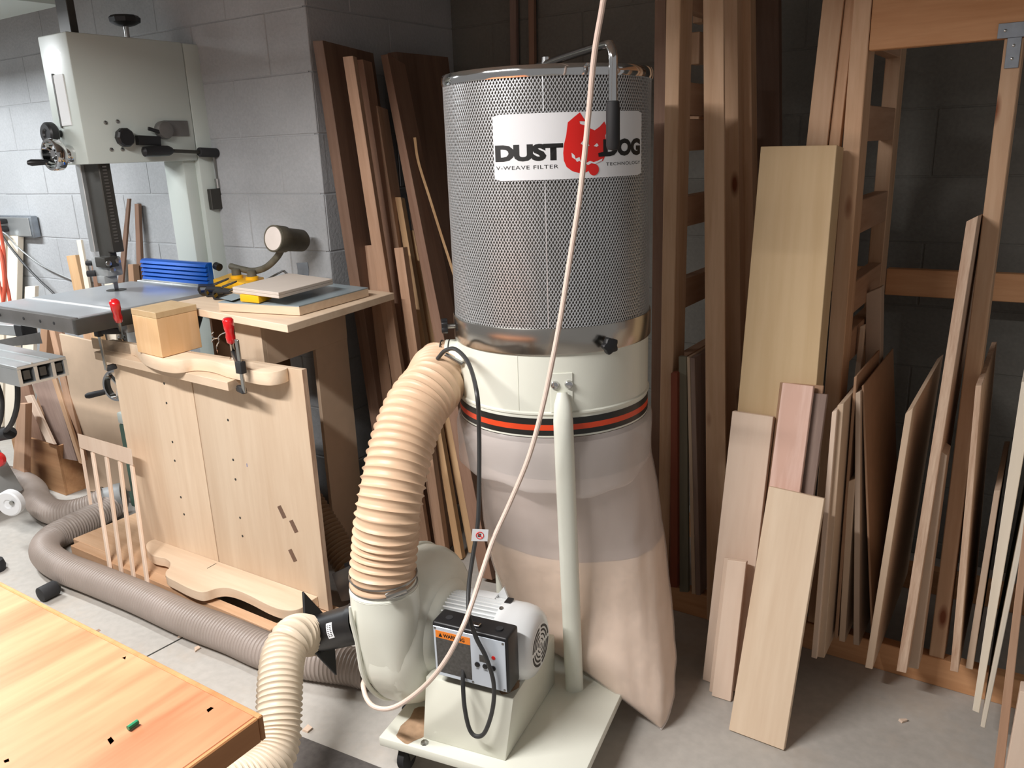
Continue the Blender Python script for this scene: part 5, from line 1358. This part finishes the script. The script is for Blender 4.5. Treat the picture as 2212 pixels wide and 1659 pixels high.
def bag_ring(z, n=88, grow=0.0, wob=1.0):
    _, cx, cn, a, b, ph = bag_level(z)
    a, b = a + grow, max(0.003, b + grow)
    f = min(1.0, max(0.0, (0.80 - z) / 0.6))
    ca, sa = math.cos(math.radians(ph)), math.sin(math.radians(ph))
    ring = []
    for k in range(n):
        t = 2 * math.pi * k / n
        c, s = math.cos(t), math.sin(t)
        e = 1.0 - 0.12 * f
        x = a * (abs(c) ** e) * (1 if c > 0 else -1)
        y = b * (abs(s) ** e) * (1 if s > 0 else -1)
        w = wob * f * (0.008 * math.sin(7 * t + 11 * z) + 0.006 * math.sin(12 * t - 7 * z) + 0.004 * math.sin(23 * t + 3 * z))
        if z < 0.14: w *= max(0, (z - 0.09) / 0.05)
        nz_ = noise.noise(V((4.5 * c, 4.5 * s, 5.0 * z))) + 0.6 * noise.noise(V((9 * c, 9 * s, 26 * z)))
        w += wob * 0.020 * f * nz_ * (1.0 if z > 0.15 else max(0.0, (z - 0.09) / 0.06))
        x *= 1 + w; y *= 1 + w
        g = max(0.0, x / 0.2)
        zz = z - 0.088 * g ** 1.3 * max(0.0, min(1.0, (0.45 - z) / 0.36)) + 0.012 * w * 10 * max(0.0, min(1.0, (0.3 - z) / 0.1))
        ring.append(BC + BT * (cx + x * ca - y * sa) + BN * (cn + x * sa + y * ca) + V((0, 0, zz)))
    return ring
bag = thing('collection_bag', 'clear plastic bag half full of pale sawdust hanging from the drum ring', 'bag', (-1.05, 1.80, 0.0))
zsl = [0.090, 0.094, 0.099, 0.107, 0.120, 0.138] + [0.155 + 0.011 * k for k in range(60)] + [0.815]
MB().rings([bag_ring(z) for z in zsl], cap=False).build('film', 'film', bag, angle=80)
dl_ = MB()
zs2 = [0.096, 0.100, 0.108, 0.120, 0.138] + [0.155 + 0.011 * k for k in range(30)]
dl_.rings([bag_ring(z, grow=-0.004) for z in zs2])
dl_.build('sawdust', 'bagdust', bag, angle=80)
MB().rings([bag_ring(z, grow=-0.003) for z in [0.470 + 0.011 * k for k in range(23)]], cap=False).build('dusty_lining', 'dustfilm', bag, angle=80)
cuf = MB()
def cuff_ring(z, r, sag):
    out = []
    for k in range(96):
        t = 2 * math.pi * k / 96
        x, y = r * math.cos(t), r * math.sin(t)
        zz = z + sag * (0.012 * math.sin(3 * t + 1.0) + 0.004 * math.sin(11 * t) + 0.020 * math.cos(2 * (t - 0.1)))
        rr = 1 + sag * 0.006 * math.sin(13 * t)
        out.append(BC + BT * x * rr + BN * y * rr + V((0, 0, zz)))
    return out
cuf.rings([cuff_ring(0.828, 0.2515, 0), cuff_ring(0.815, 0.259, 0.3), cuff_ring(0.79, 0.264, 0.7), cuff_ring(0.75, 0.263, 1), cuff_ring(0.71, 0.262, 1), cuff_ring(0.700, 0.263, 1), cuff_ring(0.695, 0.260, 1)], cap=False)
cuf.build('folded_cuff', 'film', bag, angle=80)

# ------------------------------------------------------------------ hoses
def hose(name, label, ctrl, r, pitch, amp, m, group=None, sharp=4.5, o=None):
    t = thing(name, label, 'hose', tuple(o or ctrl[-1]), group=group)
    mb = MB()
    ribbed(mb, ctrl, r, pitch, amp, 40, 8, sharp)
    mb.build('corrugated_tube', m, t, angle=80)
    return t
# tan hose from blower to drum
hp0 = DW @ V((0.012, 0.064, 0.497)); hp1 = DW @ V((0.012, 0.062, 0.53))
hend = DW @ (tw + od * 0.012); hend2 = DW @ (tw + od * 0.05 + V((0, 0, -0.002)))
tan_path = [hp0, hp1, V((-1.245,1.285,0.594)), V((-1.239,1.3,0.679)), V((-1.246,1.34,0.758)), V((-1.262,1.4,0.83)), V((-1.274,1.47,0.89)), V((-1.284,1.55,0.922)), hend2, hend]
th = hose('flexible_hose', 'tan ribbed hose curving from the blower up to the drum ring', tan_path, 0.0740, 0.0200, 0.0060, 'tanhose', o=hp0)
def ring_clamp(parent, c, axis, R_, name='hose_clamp'):
    axis = V(axis).normalized()
    k = MB().torus(c, axis, R_, 0.0022, 48, 8).build(name, 'steel', parent)
    sub(parent, MB().torus(V(c) + axis * 0.022, axis, R_, 0.0022, 48, 8), name, 'steel')
    return k
c0 = hp0 + V((0, 0, 0.012)); rc = ring_clamp(th, c0, (0.02, 0.02, 1), 0.0805)
d_r = V((0.80, -0.25, 0)).normalized()
bl = sub(rc, MB().bar(c0 + d_r * 0.070 + V((0.0, -0.045, 0.014)), c0 + d_r * 0.090 + V((0.01, 0.0, 0.022)), 0.016, 0.010), 'clamp_screw', 'steel', bevel=0.002)
cdir = (hend2 - hend).normalized()
rc2 = ring_clamp(th, hend + cdir * 0.004, cdir, 0.0805)
p_ = V((-1.229,1.578,0.995))
sub(rc2, MB().bar(p_ + V((-0.022, -0.01, 0.012)), p_ + V((0.020, 0.006, -0.012)), 0.014, 0.006), 'clamp_screw', 'steel', bevel=0.001)
# cream hose from the inlet
ibw = DW @ ib
ax_w = (DW.to_3x3() @ idr).normalized()
cream_path = [ibw + ax_w * 0.008, ibw + ax_w * 0.035, V((-1.519,1.215,0.304)), V((-1.503,1.163,0.298)), V((-1.466,1.112,0.274)), V((-1.422,1.062,0.23)), V((-1.389,1.022,0.186)), V((-1.366,0.978,0.163)), V((-1.359,0.918,0.161)), V((-1.369,0.848,0.18))]
hose('flexible_hose', 'cream ribbed hose dropping from the black inlet adapter to the floor', cream_path, 0.0500, 0.0135, 0.0055, 'creamhose', o=cream_path[5])
# grey hose on the floor
gp = [V((-1.507,1.453,0.058)), V((-1.582,1.435,0.058)), V((-1.667,1.406,0.058)), V((-1.757,1.38,0.058)), V((-1.861,1.362,0.058)), V((-2.011,1.361,0.058)), V((-2.217,1.35,0.058)), V((-2.491,1.351,0.058)), V((-2.761,1.342,0.058)), V((-2.918,1.335,0.058)), V((-3.057,1.346,0.058)), V((-3.158,1.379,0.058)), V((-3.224,1.441,0.058)), V((-3.248,1.527,0.058)), V((-3.274,1.642,0.058)), V((-3.303,1.754,0.06))]
hose('flexible_hose', 'long grey ribbed hose lying across the floor and doubling back', gp, 0.0520, 0.0130, 0.0040, 'greyhose', o=gp[5])
gp2 = [V((-3.298,1.722,0.1)), V((-3.341,1.674,0.075)), V((-3.408,1.616,0.058)), V((-3.502,1.586,0.058)), V((-3.648,1.61,0.058)), V((-3.82,1.673,0.058)), V((-3.98,1.697,0.058)), V((-4.11,1.686,0.06)), V((-4.228,1.655,0.06))]
hose('flexible_hose', 'second dusty grey hose curling by the grey wheel', gp2, 0.0520, 0.0130, 0.0040, 'greyhose', o=gp2[4])
for k, (px, lab_) in enumerate((((-3.336,1.751,0.085), 'grey coupling where the two floor hoses meet behind the slats'),)):
    t = thing('hose_coupling', lab_, 'coupling', px)
    MB().lathe(px, (0.55, 0.6, 0.1), [(-0.03, 0.052), (0.03, 0.052), (0.03, 0.058), (0.07, 0.058), (0.07, 0.04)], 28, cap=False).build('sleeve', 'greycast', t)
    MB().torus(V(px) + V((-0.01, -0.01, 0)), (0.55, 0.6, 0.1), 0.0545, 0.003, 36, 8).build('clamp_ring', 'steel', t)
bp3 = [V((-2.217,1.86,0.354)), V((-2.092,1.84,0.243)), V((-1.98,1.82,0.152)), V((-1.88,1.8,0.079)), V((-1.814,1.78,0.018))]
hose('flexible_hose', 'brown ribbed hose in the shadow behind the plywood panel', bp3, 0.05, 0.016, 0.005, 'brownhose', o=bp3[2])
# black hood behind the blower
hood = thing('dust_hood', 'black plastic dust hood standing behind the blower', 'hood', (-1.765,1.62,0.117))
hq = [V((-1.761,1.6,0.129)), V((-1.649,1.6,0.179)), V((-1.633,1.6,0.319)), V((-1.792,1.6,0.22))]
MB().hexa([hq[0], hq[1], hq[1] + V((0.02, 0.05, 0)), hq[0] + V((0.02, 0.05, 0)), hq[3], hq[2], hq[2] + V((0.02, 0.05, 0.0)), hq[3] + V((0.02, 0.05, 0.0))]).build('shell', 'black', hood, bevel=0.003)
hq2 = [p + V((0.005, 0.052, 0.012)) for p in hq]
MB().hexa([hq2[0], hq2[1], hq2[1] + V((0.0, 0.004, 0)), hq2[0] + V((0.0, 0.004, 0)), hq2[3], hq2[2], hq2[2] + V((0, 0.004, 0)), hq2[3] + V((0, 0.004, 0))]).build('back_lip', 'black', hood, smooth=False)
MB().bar(V((hq[0].x + 0.05, hq[0].y + 0.03, 0.0)), V((hq[0].x + 0.05, hq[0].y + 0.03, hq[0].z)), 0.05, 0.04).build('stand', 'blacksoft', hood, smooth=False)

# ------------------------------------------------------------------ hanging white cord
wc = [(-0.735,1.300,2.6), (-0.741,1.486,1.866), (-0.764,1.496,1.762), (-0.788,1.506,1.676), (-0.808,1.519,1.575), (-0.822,1.522,1.478), (-0.833,1.516,1.385), (-0.849,1.507,1.281), (-0.869,1.496,1.152), (-0.887,1.485,1.049), (-0.908,1.473,0.943), (-0.936,1.455,0.828), (-0.97,1.421,0.72), (-0.991,1.382,0.644), (-0.998,1.345,0.583), (-1.001,1.299,0.516), (-0.996,1.252,0.478), (-1.023,1.23,0.41), (-1.07,1.216,0.337), (-1.128,1.204,0.273), (-1.175,1.187,0.238), (-1.214,1.176,0.232), (-1.248,1.183,0.237), (-1.278,1.203,0.249), (-1.308,1.236,0.234)]
o = MB().tube(catmull(wc, 8), 0.0058, 10).build('white_cord', 'whitecord', origin=wc[-1])
tag(o, 'white cord hanging down in front of the filter drum and looping under the blower', 'cord')

# ------------------------------------------------------------------ workbench in the near corner
wb = thing('workbench', 'worn orange plywood workbench top in the near corner', 'workbench', (-1.45, 0.1, 0))
BZ = 0.87
MB().box(-2.2, -0.716, -0.45, 0.499, BZ - 0.032, BZ).build('bench_top', 'bench', wb, bevel=0.001, seg=1, smooth=False)
MB().box(-2.2, -0.709, 0.4992, 0.506, BZ - 0.033, BZ + 0.0006).build('edge_band', 'benchedge', wb, bevel=0.0015, seg=1, smooth=False)
MB().box(-0.7158, -0.709, -0.45, 0.4988, BZ - 0.033, BZ + 0.0006).build('edge_band', 'benchedge', wb, bevel=0.0015, seg=1, smooth=False)
for x, y in ((-2.1, 0.38), (-0.82, 0.38), (-2.1, -0.35), (-0.82, -0.35)):
    MB().box(x - 0.04, x + 0.04, y - 0.04, y + 0.04, 0, BZ - 0.033).build('leg', 'pine', wb, bevel=0.003, seg=1, smooth=False)
MB().box(-2.06, -0.86, 0.37, 0.39, BZ - 0.12, BZ - 0.033).build('apron', 'pine', wb, smooth=False)
pc = MB().cyl((-0.823,0.406,0.874), (-0.824,0.419,0.874), 0.003, seg=8).build('pencil_stub', 'pencil', None, origin=(-0.827,0.408,0.87))
tag(pc, 'green pencil stub lying on the workbench', 'pencil')
stn = [(-0.776,0.477,0.87), (-0.776,0.483,0.87), (-0.771,0.484,0.87), (-0.77,0.475,0.87)]
for nm, pts, m in (('stain', stn, 'umber'), ('stain', [(-1.059,0.503,0.87), (-1.059,0.51,0.87), (-1.053,0.509,0.87), (-1.053,0.502,0.87)], 'umber'), ('paint_spot', [(-0.831,0.385,0.87), (-0.832,0.39,0.87), (-0.822,0.388,0.87), (-0.82,0.382,0.87)], 'white'), ('stain', [(-0.9,0.305,0.87), (-0.899,0.31,0.87), (-0.893,0.308,0.87), (-0.895,0.304,0.87)], 'umber'), ('stain', [(-0.965,0.486,0.87), (-0.963,0.491,0.87), (-0.957,0.486,0.87)], 'umber')):
    MB().prism(pts, (0, 0, -0.0004)).build(nm, m, wb, smooth=False)

# ------------------------------------------------------------------ small things on the floor
fp_ = thing('rubber_stopper', 'black rubber cap lying on the floor by the grey hose', 'cap', (-2.883,1.237,0))
MB().cyl((-2.871,1.205,0.028), (-2.874,1.265,0.03), 0.028, seg=20).build('cap', 'blacksoft', fp_, bevel=0.003)
MB().cyl((-2.874,1.261,0.03), (-2.875,1.27,0.03), 0.022, seg=18).build('rim', 'darksteel', fp_)
fp2 = thing('door_stop', 'dark round rubber stop at the picture edge on the floor', 'foot', (-3.254,1.239,0))
MB().lathe((-3.269,1.242,0), (0, 0, 1), [(0, 0.03), (0.02, 0.034), (0.045, 0.028), (0.05, 0.0)], 20).build('body', 'blacksoft', fp2)
def chip(p, s, seed, label):
    r = random.Random(seed)
    c = V(p)
    q = [c + V((r.uniform(-1, 1), r.uniform(-1, 1), 0)).normalized() * s * r.uniform(0.6, 1.1) for _ in range(5)]
    ang = sorted(q, key=lambda v: math.atan2(v.y - c.y, v.x - c.x))
    mb = MB(); lo = [V((v.x, v.y, 0.0005)) for v in ang]
    mb.prism(lo, (0.002, 0.001, 0.006))
    tag(mb.build('wood_chip', 'plypale', None, smooth=False, origin=(c.x, c.y, 0)), label, 'wood chip', 'wood chips on the floor')
chip((-2.124,1.307,0), 0.016, 1, 'pale wood chip lying beside the long grey floor hose')
chip((-1.534,1.227,0), 0.016, 2, 'wood chip by the dark rubber mat edge')
chip((-2.235,1.322,0), 0.008, 4, 'small wood chip on the floor joint')
chip((-0.178,2.069,0), 0.010, 5, 'dark speck of wood on the open floor before the rack')
